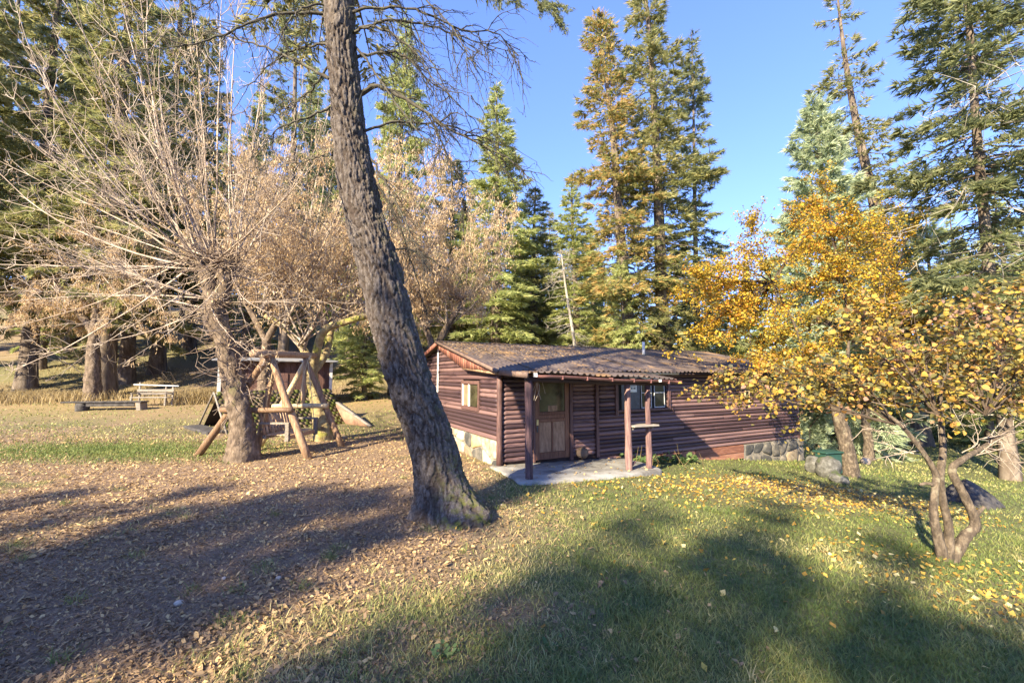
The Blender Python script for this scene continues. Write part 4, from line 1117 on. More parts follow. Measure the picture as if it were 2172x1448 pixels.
# the trees behind the camera whose shade lies on the lawn
def sc_w(s, c): return (s * math.sin(SUN_AZ) + c * math.cos(SUN_AZ), s * math.cos(SUN_AZ) - c * math.sin(SUN_AZ))
GS = 'firs standing behind the camera'
for tip, c, k, sc, lb in [(4.4, -4.85, 'dense2', .85, 'fir behind the camera at the edge of the sunlit strip'), (10.5, -4.7, 'slim', .9, 'slim fir behind the camera dappling the leaning trunk'), (5.6, -6.4, 'dense2', .9, 'fir behind the camera shading the soil before the swing'),
                          (5.2, -5.7, 'dense', .9, 'fir behind the camera, its tip shading the leaning trunk'), (4.8, -7.2, 'dense2', .95, 'fir behind the camera shading the middle left soil'),
                          (3.8, -8.8, 'dense', .85, 'fir behind the camera shading the left soil'), (2.2, -10.4, 'dense2', .9, 'fir behind the camera shading the far left soil'),
                          (1.2, -12.2, 'dense', .9, 'fir behind the camera shading the left edge'), (.4, -14.2, 'dense2', 1.0, 'outermost fir behind the camera at left'),
                          (7.2, -2.0, 'slim', 1.0, 'slim fir behind the camera shading the lawn before the porch'), (9.6, -.8, 'slim', 1.05, 'slim fir behind the camera shading the middle of the lawn'),
                          (8.6, .5, 'slim', 1.0, 'slim fir behind the camera shading the lawn left of the shrub'), (6.6, 1.7, 'dense2', .9, 'fir behind the camera shading the lower right lawn'),
                          (5.8, -1.4, 'slim', .95, 'slim fir behind the camera shading the lower lawn'), (8.0, 3.6, 'dense2', 1.0, 'outermost fir behind the camera at right')]:
    s = tip - 20 * sc / math.tan(SUN_EL)
    x, y = sc_w(s, c)
    place_tree('fir_tree', V_[k], (x, y, float(ground(x, y)) - .1), s, sc, lb, GS, 'fir tree')

# dead pale tree behind the roof
def dead_tree():
    r = np.random.default_rng(44)
    b0 = at(1232, 760, 25); b0[2] = float(gz_at(b0[0], b0[1])); t0 = at(1190, 530, 25)
    root = empty('dead_tree', b0, 0, 'dead pale leaning trunk with bare whorled branches behind the vent pipe', 'dead tree')
    P = smooth_path([(0, 0, -.2), (t0 - b0) * .4 + (.1, 0, 0), (t0 - b0) * .75, t0 - b0], 14)
    V, F = tubes(P[None], np.linspace(.13, .035, 14)[None], 8); g = MB(); g.add(V, F)
    g.obj('trunk', M['bark_pale'], root, True)
    g = MB()
    n = 60; ti = r.uniform(.18, 1, n); C = np.stack([np.interp(ti, np.linspace(0, 1, 14), P[:, k]) for k in range(3)], 1)
    az = r.uniform(0, 6.28, n); L = (1.2 - ti * .7) * r.uniform(.7, 2.0, n); s = np.linspace(0, 1, 6)
    od = np.stack([np.cos(az), np.sin(az) * .8, np.zeros(n)], -1)
    PD = C[:, None] + od[:, None] * (L[:, None] * s)[..., None] + np.array([0, 0, 1.0]) * (L[:, None] * (.05 * s - .35 * s ** 1.8))[..., None] + r.normal(0, .03, (n, 6, 3)) * s[:, None]
    V, F = tubes(PD, .02 * (1 - s * .75)[None] * np.ones((n, 1)), 3); g.add(V, F)
    nt = 420; pi = r.integers(0, n, nt); si = r.integers(1, 6, nt); st = PD[pi, si]
    dd = unit(od[pi] * .6 + r.normal(0, .5, (nt, 3)) + (0, 0, -.2)) * r.uniform(.2, .6, nt)[:, None]
    V, F = tubes(np.stack([st, st + dd * .5, st + dd], 1), np.tile([.010, .008, .004], (nt, 1)), 3); g.add(V, F)
    tag(g.obj('dead_branches', M['bark_pale'], root), kind='stuff')
dead_tree()

# ------------------------------------------------------------------ the leaning fir in front
def bark_disp(th, s, circ_cells, rr, seed):
    """plated bark: cells stretched along the trunk; returns 0 in furrows .. 1 on plates"""
    a = th / (2 * math.pi) * circ_cells; bb = s
    wob = fbm(np.cos(th) * 2 + 7, s * .8 + np.sin(th) * 2, seed + 5, 4) * 3.0
    a = a + wob; bb = bb + fbm(np.sin(th) * 3 + 3, s * 1.3 + np.cos(th) * 3, seed + 9, 4) * 2.2
    ia, ib = np.floor(a), np.floor(bb)
    f1 = np.full(a.shape, 9.0); f2 = np.full(a.shape, 9.0); idv = np.zeros(a.shape)
    for da in (-1, 0, 1):
        for db in (-1, 0, 1):
            ca_, cb_ = ia + da, ib + db
            cm = np.mod(ca_, circ_cells)
            jx = _h(cm, cb_, seed); jy = _h(cm, cb_, seed + 1)
            d = np.hypot(a - (ca_ + jx), (bb - (cb_ + jy)) * 1.0)
            idn = _h(cm, cb_, seed + 2)
            newf1 = d < f1
            f2 = np.where(newf1, f1, np.minimum(f2, d)); idv = np.where(newf1, idn, idv); f1 = np.where(newf1, d, f1)
    return sstep(.0, .34, f2 - f1), idv
lean_base = gp(950, 1092)
LT = empty('leaning_fir', lean_base, 0, 'big leaning fir with furrowed grey bark and dead drooping limbs in the foreground', 'fir tree')
cl_px = [(958, 1120, 110), (950, 1085, 100), (935, 1020, 92), (921, 960, 92), (899, 890, 90), (872, 815, 91), (845, 730, 92), (826, 660, 92), (800, 555, 88), (776, 470, 83), (757, 390, 78), (742, 290, 71), (731, 180, 66), (722, 70, 62), (718, -60, 58), (716, -260, 54), (716, -560, 46), (720, -1000, 36), (728, -1500, 22)]
LTY = float(lean_base[1])
cl = []; cr = []
for px, py, w in cl_px:
    cl.append(at(px, py, LTY)); cr.append(w / 2 / FPX * LTY)
cl = np.array(cl); cr = np.array(cr)
def lt_point(t): return smooth_path(cl, 400)[int(np.clip(t, 0, 1) * 399)]
NL, NK = 540, 130
ctrl = smooth_path(cl[:15], NL); crad = np.interp(np.linspace(0, 14, NL), np.arange(15), cr[:15])
Tn = unit(np.gradient(ctrl, axis=0)); Ax = unit(np.cross(Tn, np.array([0, 1.0, 0]))); By = np.cross(Tn, Ax)
th = np.arange(NK) * 2 * math.pi / NK
TH, SS = np.meshgrid(th, np.concatenate([[0], np.cumsum(np.linalg.norm(np.diff(ctrl, axis=0), axis=1))]))
plate, pid = bark_disp(TH, SS * 2.7, 21, None, 71)
plate2, pid2 = bark_disp(TH, SS * 11 + 3, 52, None, 83)
zrel = ctrl[:, 2][:, None] - lean_base[2]
flare = .44 * np.exp(-np.clip(zrel, 0, None) / .22) * (1 + .45 * np.sin(TH * 3 + 1.2) + .3 * np.sin(TH * 5 + .3)) + .10 * np.exp(-np.clip(zrel, 0, None) / .7)
Rr = crad[:, None] * .93 + flare * .9 * .55 + .042 * plate * (.4 + .8 * pid) + .016 * plate2 * (.3 + pid2) + .03 * fbm(np.cos(TH) * 1.5 + 4, SS * 1.2 + np.sin(TH) * 1.5, 77, 3) - .02
VL = ctrl[:, None] + Rr[..., None] * (Ax[:, None] * np.cos(TH)[..., None] + By[:, None] * np.sin(TH)[..., None]) - lean_base
i = np.arange(NL * NK).reshape(NL, NK); a = i[:-1]; d = i[1:]
F = np.stack([a, np.roll(a, -1, 1), np.roll(d, -1, 1), d], -1).reshape(-1, 4)
def bark_near():
    m, n, l = new_mat('leaning_fir_bark')
    out = n.new('ShaderNodeOutputMaterial'); p = n.new('ShaderNodeBsdfPrincipled'); p.inputs['Roughness'].default_value = .95; p.inputs['Specular IOR Level'].default_value = .15
    tc = n.new('ShaderNodeTexCoord'); mp = n.new('ShaderNodeMapping'); mp.inputs['Scale'].default_value = (1, 1, .4); l.new(tc.outputs['Object'], mp.inputs[0])
    def noise(sc, v): 
        t = n.new('ShaderNodeTexNoise'); t.inputs['Scale'].default_value = sc; t.inputs['Detail'].default_value = 8; t.inputs['Roughness'].default_value = .7; l.new(v, t.inputs['Vector']); return t.outputs['Fac']
    at_ = n.new('ShaderNodeAttribute'); at_.attribute_name = 'plate'
    r1 = ramp(n, [(.3, (.05, .04, .036)), (.48, (.105, .088, .08)), (.6, (.17, .145, .13)), (.74, (.30, .26, .225))]); l.new(noise(30, mp.outputs[0]), r1.inputs[0])
    mx = n.new('ShaderNodeMix'); mx.data_type = 'RGBA'; l.new(at_.outputs['Fac'], mx.inputs['Factor']); mx.inputs['A'].default_value = (.05, .035, .028, 1); l.new(r1.outputs[0], mx.inputs['B'])
    # moss low down on the right flank and lichen flecks
    am = n.new('ShaderNodeAttribute'); am.attribute_name = 'moss'
    mul = n.new('ShaderNodeMath'); mul.operation = 'MULTIPLY'; rm = ramp(n, [(.46, (0, 0, 0)), (.6, (1, 1, 1))]); l.new(noise(9, tc.outputs['Object']), rm.inputs[0]); l.new(rm.outputs[0], mul.inputs[0]); l.new(am.outputs['Fac'], mul.inputs[1])
    m2 = n.new('ShaderNodeMix'); m2.data_type = 'RGBA'; l.new(mul.outputs[0], m2.inputs['Factor']); l.new(mx.outputs['Result'], m2.inputs['A']); m2.inputs['B'].default_value = (.11, .115, .03, 1)
    l.new(m2.outputs['Result'], p.inputs['Base Color'])
    bp = n.new('ShaderNodeBump'); bp.inputs['Strength'].default_value = .9; bp.inputs['Distance'].default_value = .02; l.new(noise(48, mp.outputs[0]), bp.inputs['Height']); l.new(bp.outputs[0], p.inputs['Normal'])
    l.new(p.outputs[0], out.inputs[0]); return m
mossv = np.clip(np.exp(-np.clip(zrel, 0, None) / .55) * sstep(-.3, .5, np.cos(TH - 3.0)) + .25 * sstep(.5, 1, np.cos(TH - 3.0)), 0, 1) * np.ones_like(TH)
me = mesh_np('trunk', VL.reshape(-1, 3), F, {'plate': np.clip(plate * .75 + plate2 * .25, 0, 1).ravel(), 'moss': np.broadcast_to(mossv, TH.shape).ravel()}, True)
lt_trunk = link('trunk', me, bark_near(), LT)
# upper trunk above the frame
up = smooth_path(cl[13:], 30); ur = np.interp(np.linspace(13, 18, 30), np.arange(19), cr)
V, F = tubes((up - lean_base)[None], (ur * .95)[None], 14); g = MB(); g.add(V, F); g.obj('upper_trunk', M['bark'], LT, True)

def limb(px_path, dY, r0, name='dead_limb', twigs=14, tw_len=.5, seed=0, needles=0, Y0=LTY, root=LT, rootp=lean_base, mat='deadlimb', droop=.35):
    r = np.random.default_rng(seed)
    n = len(px_path)
    pts = []
    for j, (px, py) in enumerate(px_path):
        f = j / (n - 1)
        pts.append(at(px, py, Y0 + dY * f))
    P = smooth_path(pts, 26); L = np.linalg.norm(np.diff(P, axis=0), axis=1).sum()
    P[2:] += r.normal(0, .010, (24, 3))
    rad = r0 * (1 - np.linspace(0, 1, 26) * .85) * (1 + r.normal(0, .08, 26))
    g = MB(); V, F = tubes((P - rootp)[None], rad[None], 6); g.add(V, F)
    T = unit(np.gradient(P, axis=0))
    def grow(P, T, cnt, ln, rad0, lo):
        ti = r.integers(int(len(P) * lo), len(P), cnt)
        st = P[ti]
        dd = unit(T[ti] * .7 + r.normal(0, .55, (cnt, 3)) + (0, 0, -droop))
        l_ = ln * r.uniform(.35, 1.2, cnt) * (1.15 - .5 * ti / len(P))
        s = np.linspace(0, 1, 7)
        Q = st[:, None] + dd[:, None] * (l_[:, None] * s)[..., None] + np.array([0, 0, -1.0]) * (l_[:, None] * droop * .5 * s ** 2)[..., None]
        Q[:, 1:] += np.cumsum(r.normal(0, .035, (cnt, 6, 3)), 1) * l_[:, None, None]
        rr = rad0 * (1 - s * .75)[None] * r.uniform(.7, 1.2, (cnt, 1))
        V, F = tubes(Q - rootp, rr, 3); g.add(V, F)
        return Q
    Q = grow(P, T, twigs, tw_len * L * .5, r0 * .38, .2)
    Qf = Q.reshape(-1, 3); Tf = unit(np.gradient(Q, axis=1)).reshape(-1, 3)
    Q2 = grow(Qf, Tf, twigs * 5, tw_len * L * .16, r0 * .2, 0.0)
    # lichen tufts
    C = np.concatenate([Qf, Q2[:, ::2].reshape(-1, 3)]); C = C[r.random(len(C)) < .3]
    V, F, A = needle_fans(C - rootp, r.normal(0, 1, (len(C), 3)), np.full(len(C), .022), r, 3, 1.0, .6); g.add(V, F)
    o = g.obj(name, M[mat], root)
    if needles:
        C = np.concatenate([Qf, Q2.reshape(-1, 3)]); C = C[r.integers(0, len(C), needles)] + r.normal(0, .02, (needles, 3))
        V, F, A = needle_fans(C - rootp, T[-1] * .6 + r.normal(0, .5, (needles, 3)) + (0, 0, -.4), np.full(needles, .07), r, 5, .8, .12)
        g2 = MB(); g2.add(V, F, A); tag(g2.obj('needles', M['fir_dark'], o), kind='stuff')
    return o
LIMBS = [([(735, 30), (800, 15), (880, 22), (980, 62), (1060, 75), (1100, 132)], -.6, .026), ([(742, 72), (800, 50), (850, 44), (930, 62), (1000, 85), (1090, 112)], .7, .03),
         ([(748, 70), (790, 55), (870, 100), (935, 180), (1000, 205)], -.9, .022), ([(752, 122), (800, 112), (850, 115), (905, 165), (985, 235), (1005, 330)], .4, .026),
         ([(762, 200), (800, 182), (865, 215), (940, 265), (1010, 300), (1075, 335), (1130, 388)], -.3, .034), ([(760, 205), (815, 185), (900, 235), (930, 290), (975, 380), (990, 440)], .8, .026),
         ([(768, 280), (830, 260), (900, 262), (960, 268), (1030, 300), (1110, 362)], 1.0, .024), ([(755, 100), (800, 160), (850, 235), (905, 300), (940, 330)], -.7, .022),
         ([(782, 330), (820, 395), (850, 450), (880, 520), (900, 560)], -.5, .024), ([(800, 392), (835, 450), (862, 520), (885, 600), (905, 660)], .5, .022),
         ([(842, 528), (880, 532), (930, 560), (1000, 600)], .6, .018), ([(870, 40), (905, 110), (950, 200), (960, 270)], -.2, .015), ([(740, -40), (800, -60), (880, -20), (960, 60), (1010, 150)], -1.1, .024),
         ([(735, 0), (790, -30), (850, 10), (880, 90), (885, 190)], .9, .02),
         ([(700, 168), (640, 135), (590, 112), (520, 88), (440, 65), (350, 45)], .8, .03), ([(698, 30), (600, 28), (540, 45), (470, 75), (400, 95), (300, 105)], -.7, .028),
         ([(700, 92), (650, 100), (600, 118), (540, 170), (490, 240)], .9, .024), ([(705, 225), (650, 250), (590, 275), (540, 330)], -.5, .02), ([(712, 120), (660, 190), (610, 225), (545, 255)], .3, .02),
         ([(700, 5), (640, 20), (600, 70), (570, 150)], -1.0, .02), ([(728, 350), (690, 330), (640, 345), (560, 350)], .4, .016), ([(725, 330), (705, 380), (690, 440), (640, 500)], -.8, .014),
         ([(705, 60), (660, 10), (600, -30), (520, -40), (400, 30)], .5, .024)]
for k, (pp, dY, r0) in enumerate(LIMBS):
    limb(pp, dY, r0 * .95, seed=100 + k, twigs=24 if pp[-1][0] > 760 else 14, tw_len=.6)
limb([(740, -120), (850, -110), (980, -60), (1090, -15), (1170, 12)], -.4, .03, 'living_limb', 16, .30, 140, 1500)
limb([(735, -60), (600, -70), (520, -40), (440, 0)], .6, .03, 'dead_limb', 14, .4, 141)
# living crown high above the frame
def crown_above():
    r = np.random.default_rng(55); nb = 90
    tt = r.uniform(.80, 1.0, nb); path = smooth_path(cl, 400)
    B0 = path[(tt * 399).astype(int)]; az = np.arange(nb) * 2.4; L = 3.0 * (1.05 - (tt - .80) / .20) * r.uniform(.6, 1.1, nb) + .2
    s = np.linspace(0, 1, 6); od = np.stack([np.cos(az), np.sin(az), 0 * az], -1)
    PB = B0[:, None] + od[:, None] * (L[:, None] * s)[..., None] + np.array([0, 0, 1.0]) * (L[:, None] * (.15 * s - .3 * s ** 2))[..., None]
    g = MB(); V, F = tubes(PB - lean_base, .03 * (1 - .8 * s)[None] * np.ones((nb, 1)), 4); g.add(V, F); tag(g.obj('living_branches', M['bark'], LT), kind='stuff')
    n = 110; bi = np.repeat(np.arange(nb), n); ss = .2 + .8 * r.random(nb * n) ** .7; k0 = np.clip((ss * 5).astype(int), 0, 4); f = (ss * 5 - k0)[:, None]
    C = PB[bi, k0] * (1 - f) + PB[bi, k0 + 1] * f; lat = np.stack([-np.sin(az), np.cos(az), 0 * az], -1)[bi]; off = r.uniform(-1, 1, len(bi)) * (L[bi] * .3 * (1.1 - ss) + .05)
    C = C + lat * off[:, None]; C[:, 2] -= np.abs(off) * .3
    V, F, A = needle_fans(C - lean_base, od[bi] * .7 + lat * np.sign(off)[:, None] * .6 + r.normal(0, .3, C.shape), .25 * r.uniform(.7, 1.2, len(bi)), r)
    g = MB(); g.add(V, F, A); tag(g.obj('crown', M['fir'], LT), kind='stuff')
crown_above()

# ------------------------------------------------------------------ bare pollards with long straight shoots
def rough_trunk(name, pts, radii, mat, root, rootp, n=60, k=26, lump=.16, seed=0):
    """old gnarled trunk: lumpy tube through pts"""
    P = smooth_path(pts, n); rad = np.interp(np.linspace(0, len(radii) - 1, n), np.arange(len(radii)), radii)
    T = unit(np.gradient(P, axis=0)); A = unit(np.cross(T, np.array([0, 1.0, .1]))); B = np.cross(T, A)
    th = np.arange(k) * 2 * math.pi / k; TH, SS = np.meshgrid(th, np.linspace(0, 1, n) * np.linalg.norm(np.diff(P, axis=0), axis=1).sum())
    pl, _ = bark_disp(TH, SS * 7, 11, None, seed + 200)
    R = rad[:, None] * (1 + lump * 3 * fbm(np.cos(TH) * 1.3 + seed, SS * 2.2 + np.sin(TH) * 1.3, seed, 4)) + .03 * pl * np.clip(rad[:, None] * 5, .1, 1) + .02 * fbm(TH * 4, SS * 14, seed + 3, 3) * np.clip(rad[:, None] * 5, .1, 1)
    V = P[:, None] + R[..., None] * (A[:, None] * np.cos(TH)[..., None] + B[:, None] * np.sin(TH)[..., None]) - rootp
    i = np.arange(n * k).reshape(n, k); a = i[:-1]; d = i[1:]
    F = np.stack([a, np.roll(a, -1, 1), np.roll(d, -1, 1), d], -1).reshape(-1, 4)
    return link(name, mesh_np(name, V.reshape(-1, 3), [F, i[-1:]], None, True), mat, root)
def shoot(start, end, r0, root, rootp, r, bow, twigs=8, name='shoot', mat='shoot', tl=.9, seeds=None):
    """one long shoot with side twigs; returns twig points"""
    start = np.asarray(start); end = np.asarray(end); L = np.linalg.norm(end - start)
    c = (start + end) / 2 + bow
    t = np.linspace(0, 1, 14)[:, None]
    c = c + r.normal(0, .075 * L, 3)
    P = (1 - t) ** 2 * start + 2 * t * (1 - t) * c + t ** 2 * end
    P[1:] += np.cumsum(r.normal(0, .005 * L ** .5, (13, 3)), 0)
    rad = r0 * (1 - .82 * t[:, 0])
    g = MB(); V, F = tubes((P - rootp)[None], rad[None], 3); g.add(V, F)
    T = unit(np.gradient(P, axis=0))
    pts = [P[5:]]
    if twigs:
        ti = r.integers(3, 14, twigs); st = P[ti]
        dd = unit(T[ti] * .9 + r.normal(0, .55, (twigs, 3)) + (0, 0, .05)); l_ = tl * r.uniform(.3, 1.1, twigs) * (1.1 - ti / 22)
        s = np.linspace(0, 1, 6)
        Q = st[:, None] + dd[:, None] * (l_[:, None] * s)[..., None] + np.array([0, 0, 1.0]) * (l_[:, None] * .15 * s ** 2)[..., None]
        Q[:, 1:] += np.cumsum(r.normal(0, .075, (twigs, 5, 3)), 1) * l_[:, None, None]
        V, F = tubes(Q - rootp, (.0035 + .006 * (1 - s))[None] * np.ones((twigs, 1)), 3); g.add(V, F)
        n2 = twigs * 3; a_ = r.integers(0, twigs, n2); b_ = r.integers(1, 6, n2); st = Q[a_, b_]
        dd = unit(dd[a_] * .8 + r.normal(0, .6, (n2, 3))) * (l_[a_] * r.uniform(.15, .45, n2))[:, None]
        Q2 = np.stack([st, st + dd * .5 + r.normal(0, .015, (n2, 3)), st + dd], 1)
        V, F = tubes(Q2 - rootp, np.tile([.0045, .0038, .0028], (n2, 1)), 3); g.add(V, F)
        pts += [Q.reshape(-1, 3), Q2.reshape(-1, 3)]
    g.obj(name, M[mat], root)
    return np.concatenate(pts)
def seed_mass(pts, count, per, ln, root, rootp, r, mat='seeds', name='seed_clusters', spread_=.07):
    C = pts[r.integers(0, len(pts), count)]
    C = np.repeat(C, per, 0) + r.normal(0, spread_, (count * per, 3)) - (0, 0, .05)
    V, F, A = hang(C - rootp, ln * r.uniform(.6, 1.2, len(C)), r)
    A = np.repeat(np.repeat(r.random(count), per), 4) * .6 + A * .4
    g = MB(); g.add(V, F, A); return tag(g.obj(name, M[mat], root), kind='stuff')

def pollard_front():
    r = np.random.default_rng(21); Y = 10.25
    b0 = gp(518, 976); Y = float(b0[1])
    root = empty('bare_pollard', b0, 0, 'bare pollard with a gnarled trunk and a fan of pale shoots beside the swing', 'tree')
    A = lambda px, py, dy=0.0: at(px, py, Y + dy)
    rough_trunk('trunk', [b0 - (0, 0, .1), A(516, 930), A(507, 870), A(498, 815), A(486, 755), A(470, 705), A(456, 665), A(458, 630)], [.37, .30, .235, .215, .205, .20, .24, .19], M['bark_grey'], root, b0, 90, 34, .24, 3)
    rough_trunk('limb', [A(460, 650), A(448, 610), A(438, 575), A(432, 548)], [.20, .17, .16, .19], M['bark_grey'], root, b0, 24, 18, .16, 5)
    rough_trunk('limb', [A(462, 645), A(476, 610), A(482, 580), A(490, 552)], [.20, .16, .15, .19], M['bark_grey'], root, b0, 24, 18, .16, 7)
    heads = [(430, 545), (446, 552), (488, 550), (474, 560), (458, 640), (490, 560)]
    tg = [(15, -30), (45, 60), (100, -60), (165, -20), (120, 60), (215, 20), (240, -120), (300, -60), (322, -80), (340, 30), (395, -70), (405, 40), (370, 120), (470, -40), (480, 90), (525, -60), (545, 60), (580, 40), (640, 150), (700, 215), (690, 330), (660, 270),
          (-40, 120), (-30, 230), (-60, 290), (0, 350), (-40, 420), (-50, 480), (60, 300), (90, 210), (-60, 560), (-20, 620), (-40, 700), (60, 480), (130, 560), (-40, 640), (30, 780), (210, 150), (270, 190), (180, 330), (330, 260), (560, 180), (610, 330), (420, 170)]
    pts = []
    for j, (px, py) in enumerate(tg):
        if py > 450: h = heads[4 if j % 2 else 0]
        elif px > 470: h = heads[2 + j % 2 * 3]
        else: h = heads[j % 2]
        s = A(*h) + r.normal(0, .14, 3)
        e = A(px, py, r.uniform(-2.6, 2.6)); L = np.linalg.norm(e - s)
        out = e - s; out[2] = 0; out = out / (np.linalg.norm(out) + 1e-6)
        bow = out * .08 * L - np.array([0, 0, .05 * L]) if py < 450 else np.array([0, 0, -.04 * L]) - out * .02 * L
        pts.append(shoot(s, e, (.008 + .0029 * L) * r.uniform(.6, 1.3), root, b0, r, bow, 20, mat='shoot', tl=1.6))
    for j, (px, py) in enumerate([(620, 520), (700, 590), (760, 640), (830, 690), (820, 580), (640, 690), (330, 700), (250, 770), (380, 640), (300, 610), (560, 760), (600, 820), (780, 480), (110, 790), (-40, 760), (40, 600)]):
        s = A(*heads[4 + j % 2]) + r.normal(0, .1, 3); e = A(px, py, r.uniform(-2.2, .6))
        pts.append(shoot(s, e, .016, root, b0, r, np.array([0, 0, -.25]) + r.normal(0, .15, 3), 10, mat='shoot', tl=.8))
    # crooked suckers about the head and along the trunk
    g = MB(); n = 520; hs = np.array([A(*heads[j]) for j in r.integers(0, 6, n)]) ; tk = np.array([A(456 + 60 * f, 650 + 200 * f) for f in r.random(n)])
    st = np.where((r.random(n) < .7)[:, None], hs, tk) + r.normal(0, .1, (n, 3)); dd = unit(r.normal(0, 1, (n, 3)) * (1, .8, .6)); l_ = r.uniform(.3, 1.1, n); s = np.linspace(0, 1, 7)
    Q = st[:, None] + dd[:, None] * (l_[:, None] * s)[..., None]; Q[:, 1:] += np.cumsum(r.normal(0, .06, (n, 6, 3)), 1) * l_[:, None, None]
    V, F = tubes(Q - b0, (.004 + .008 * (1 - s))[None] * np.ones((n, 1)), 4); g.add(V, F); tag(g.obj('suckers', M['twig'], root), kind='stuff')
    P = np.concatenate(pts); P = P[(P[:, 0] > -8.2) | (r.random(len(P)) < .2)]
    seed_mass(P, 260, 8, .085, root, b0, r)
pollard_front()
def pollard_back(name, label, base_px, Yd, trunk, limbs, heads, shoots, seeds, seed, mat, xr, yr, dr=2.5, ln=.10, rb=.3):
    r = np.random.default_rng(seed)
    b0 = at(base_px[0], base_px[1], Yd); b0[2] = float(gz_at(b0[0], b0[1])) - .02
    root = empty(name, b0, 0, label, 'tree', 'pollards hung with dry seed keys')
    A = lambda p, dy=0.0: at(p[0], p[1], Yd + dy)
    rough_trunk('trunk', [b0 - (0, 0, .1)] + [A(p) for p in trunk], [rb * 1.3] + list(np.linspace(rb, rb * .62, len(trunk))), mat, root, b0, 50, 24, .15, seed)
    for k, lp in enumerate(limbs):
        rough_trunk('limb', [A(p, .3 * j * (-1) ** k) for j, p in enumerate(lp)], np.linspace(rb * .55, rb * .32, len(lp)), mat, root, b0, 26, 16, .15, seed + k + 1)
    pts = []
    for j in range(shoots):
        h = heads[j % len(heads)]; s = A(h) + r.normal(0, .1, 3)
        u = r.random(); px = xr[0] + (xr[1] - xr[0]) * u; px = .5 * px + .5 * (h[0] + (px - .5 * (xr[0] + xr[1])) * 1.3)
        px = np.clip(px, xr[0], xr[1])
        py = yr[0] + (yr[1] - yr[0]) * r.random() ** 1.3 + 120 * abs((px - (xr[0] + xr[1]) / 2) / (xr[1] - xr[0]))
        e = A((px, py), r.uniform(-dr, dr)); L = np.linalg.norm(e - s)
        out = e - s; out[2] = 0; out /= np.linalg.norm(out) + 1e-6
        pts.append(shoot(s, e, .016 + .0035 * L, root, b0, r, out * .1 * L + r.normal(0, .08, 3), 14, tl=1.3))
    seed_mass(np.concatenate(pts), seeds, 8, ln, root, b0, r, spread_=.085)
pollard_back('mossy_pollard', 'mossy yellow trunked pollard behind the swing, its shoots full of tan keys', (687, 932), 13.4, [(683, 890), (672, 840), (660, 795)],
             [[(660, 795), (650, 750), (610, 700), (560, 668)], [(662, 800), (672, 745), (690, 700), (740, 680), (800, 664)], [(660, 792), (690, 750), (700, 715), (705, 690)]],
             [(560, 665), (600, 690), (690, 698), (740, 678), (795, 664), (705, 690), (640, 730)], 80, 4000, 31, M['bark_moss'], (500, 960), (270, 520), 2.6, .12, .24)
pollard_back('tan_pollard', 'tan keyed bare tree rising just behind the cabin ridge at left', (925, 850), 18.5, [(925, 800), (922, 740)],
             [[(922, 745), (900, 690), (870, 640)], [(922, 745), (950, 690), (985, 640)]], [(870, 640), (900, 690), (985, 640), (950, 690)], 60, 3000, 41, M['bark_grey'], (770, 1090), (380, 640), 2.5, .14, .26)
pollard_back('pale_pollard', 'pale trunked tree hung with tan keys in front of the huge fir at left', (196, 842), 25.5, [(197, 800), (198, 740), (200, 700)],
             [[(200, 705), (150, 640), (110, 590)], [(200, 705), (250, 640), (300, 590)], [(200, 700), (205, 640), (210, 580)]], [(110, 590), (300, 590), (210, 580), (150, 640), (250, 640)], 44, 2800, 51, M['bark_grey'], (20, 380), (430, 700), 2.5, .17, .36)
pollard_back('far_pollard', 'tan keyed tree in the gap between the bare pollard and the leaning trunk', (560, 850), 21.0, [(562, 790), (565, 720)],
             [[(565, 725), (520, 640), (480, 580)], [(565, 725), (610, 640), (660, 580)]], [(480, 580), (520, 640), (610, 640), (660, 580)], 54, 3000, 61, M['bark_grey'], (400, 760), (300, 600), 2.5, .15, .25)

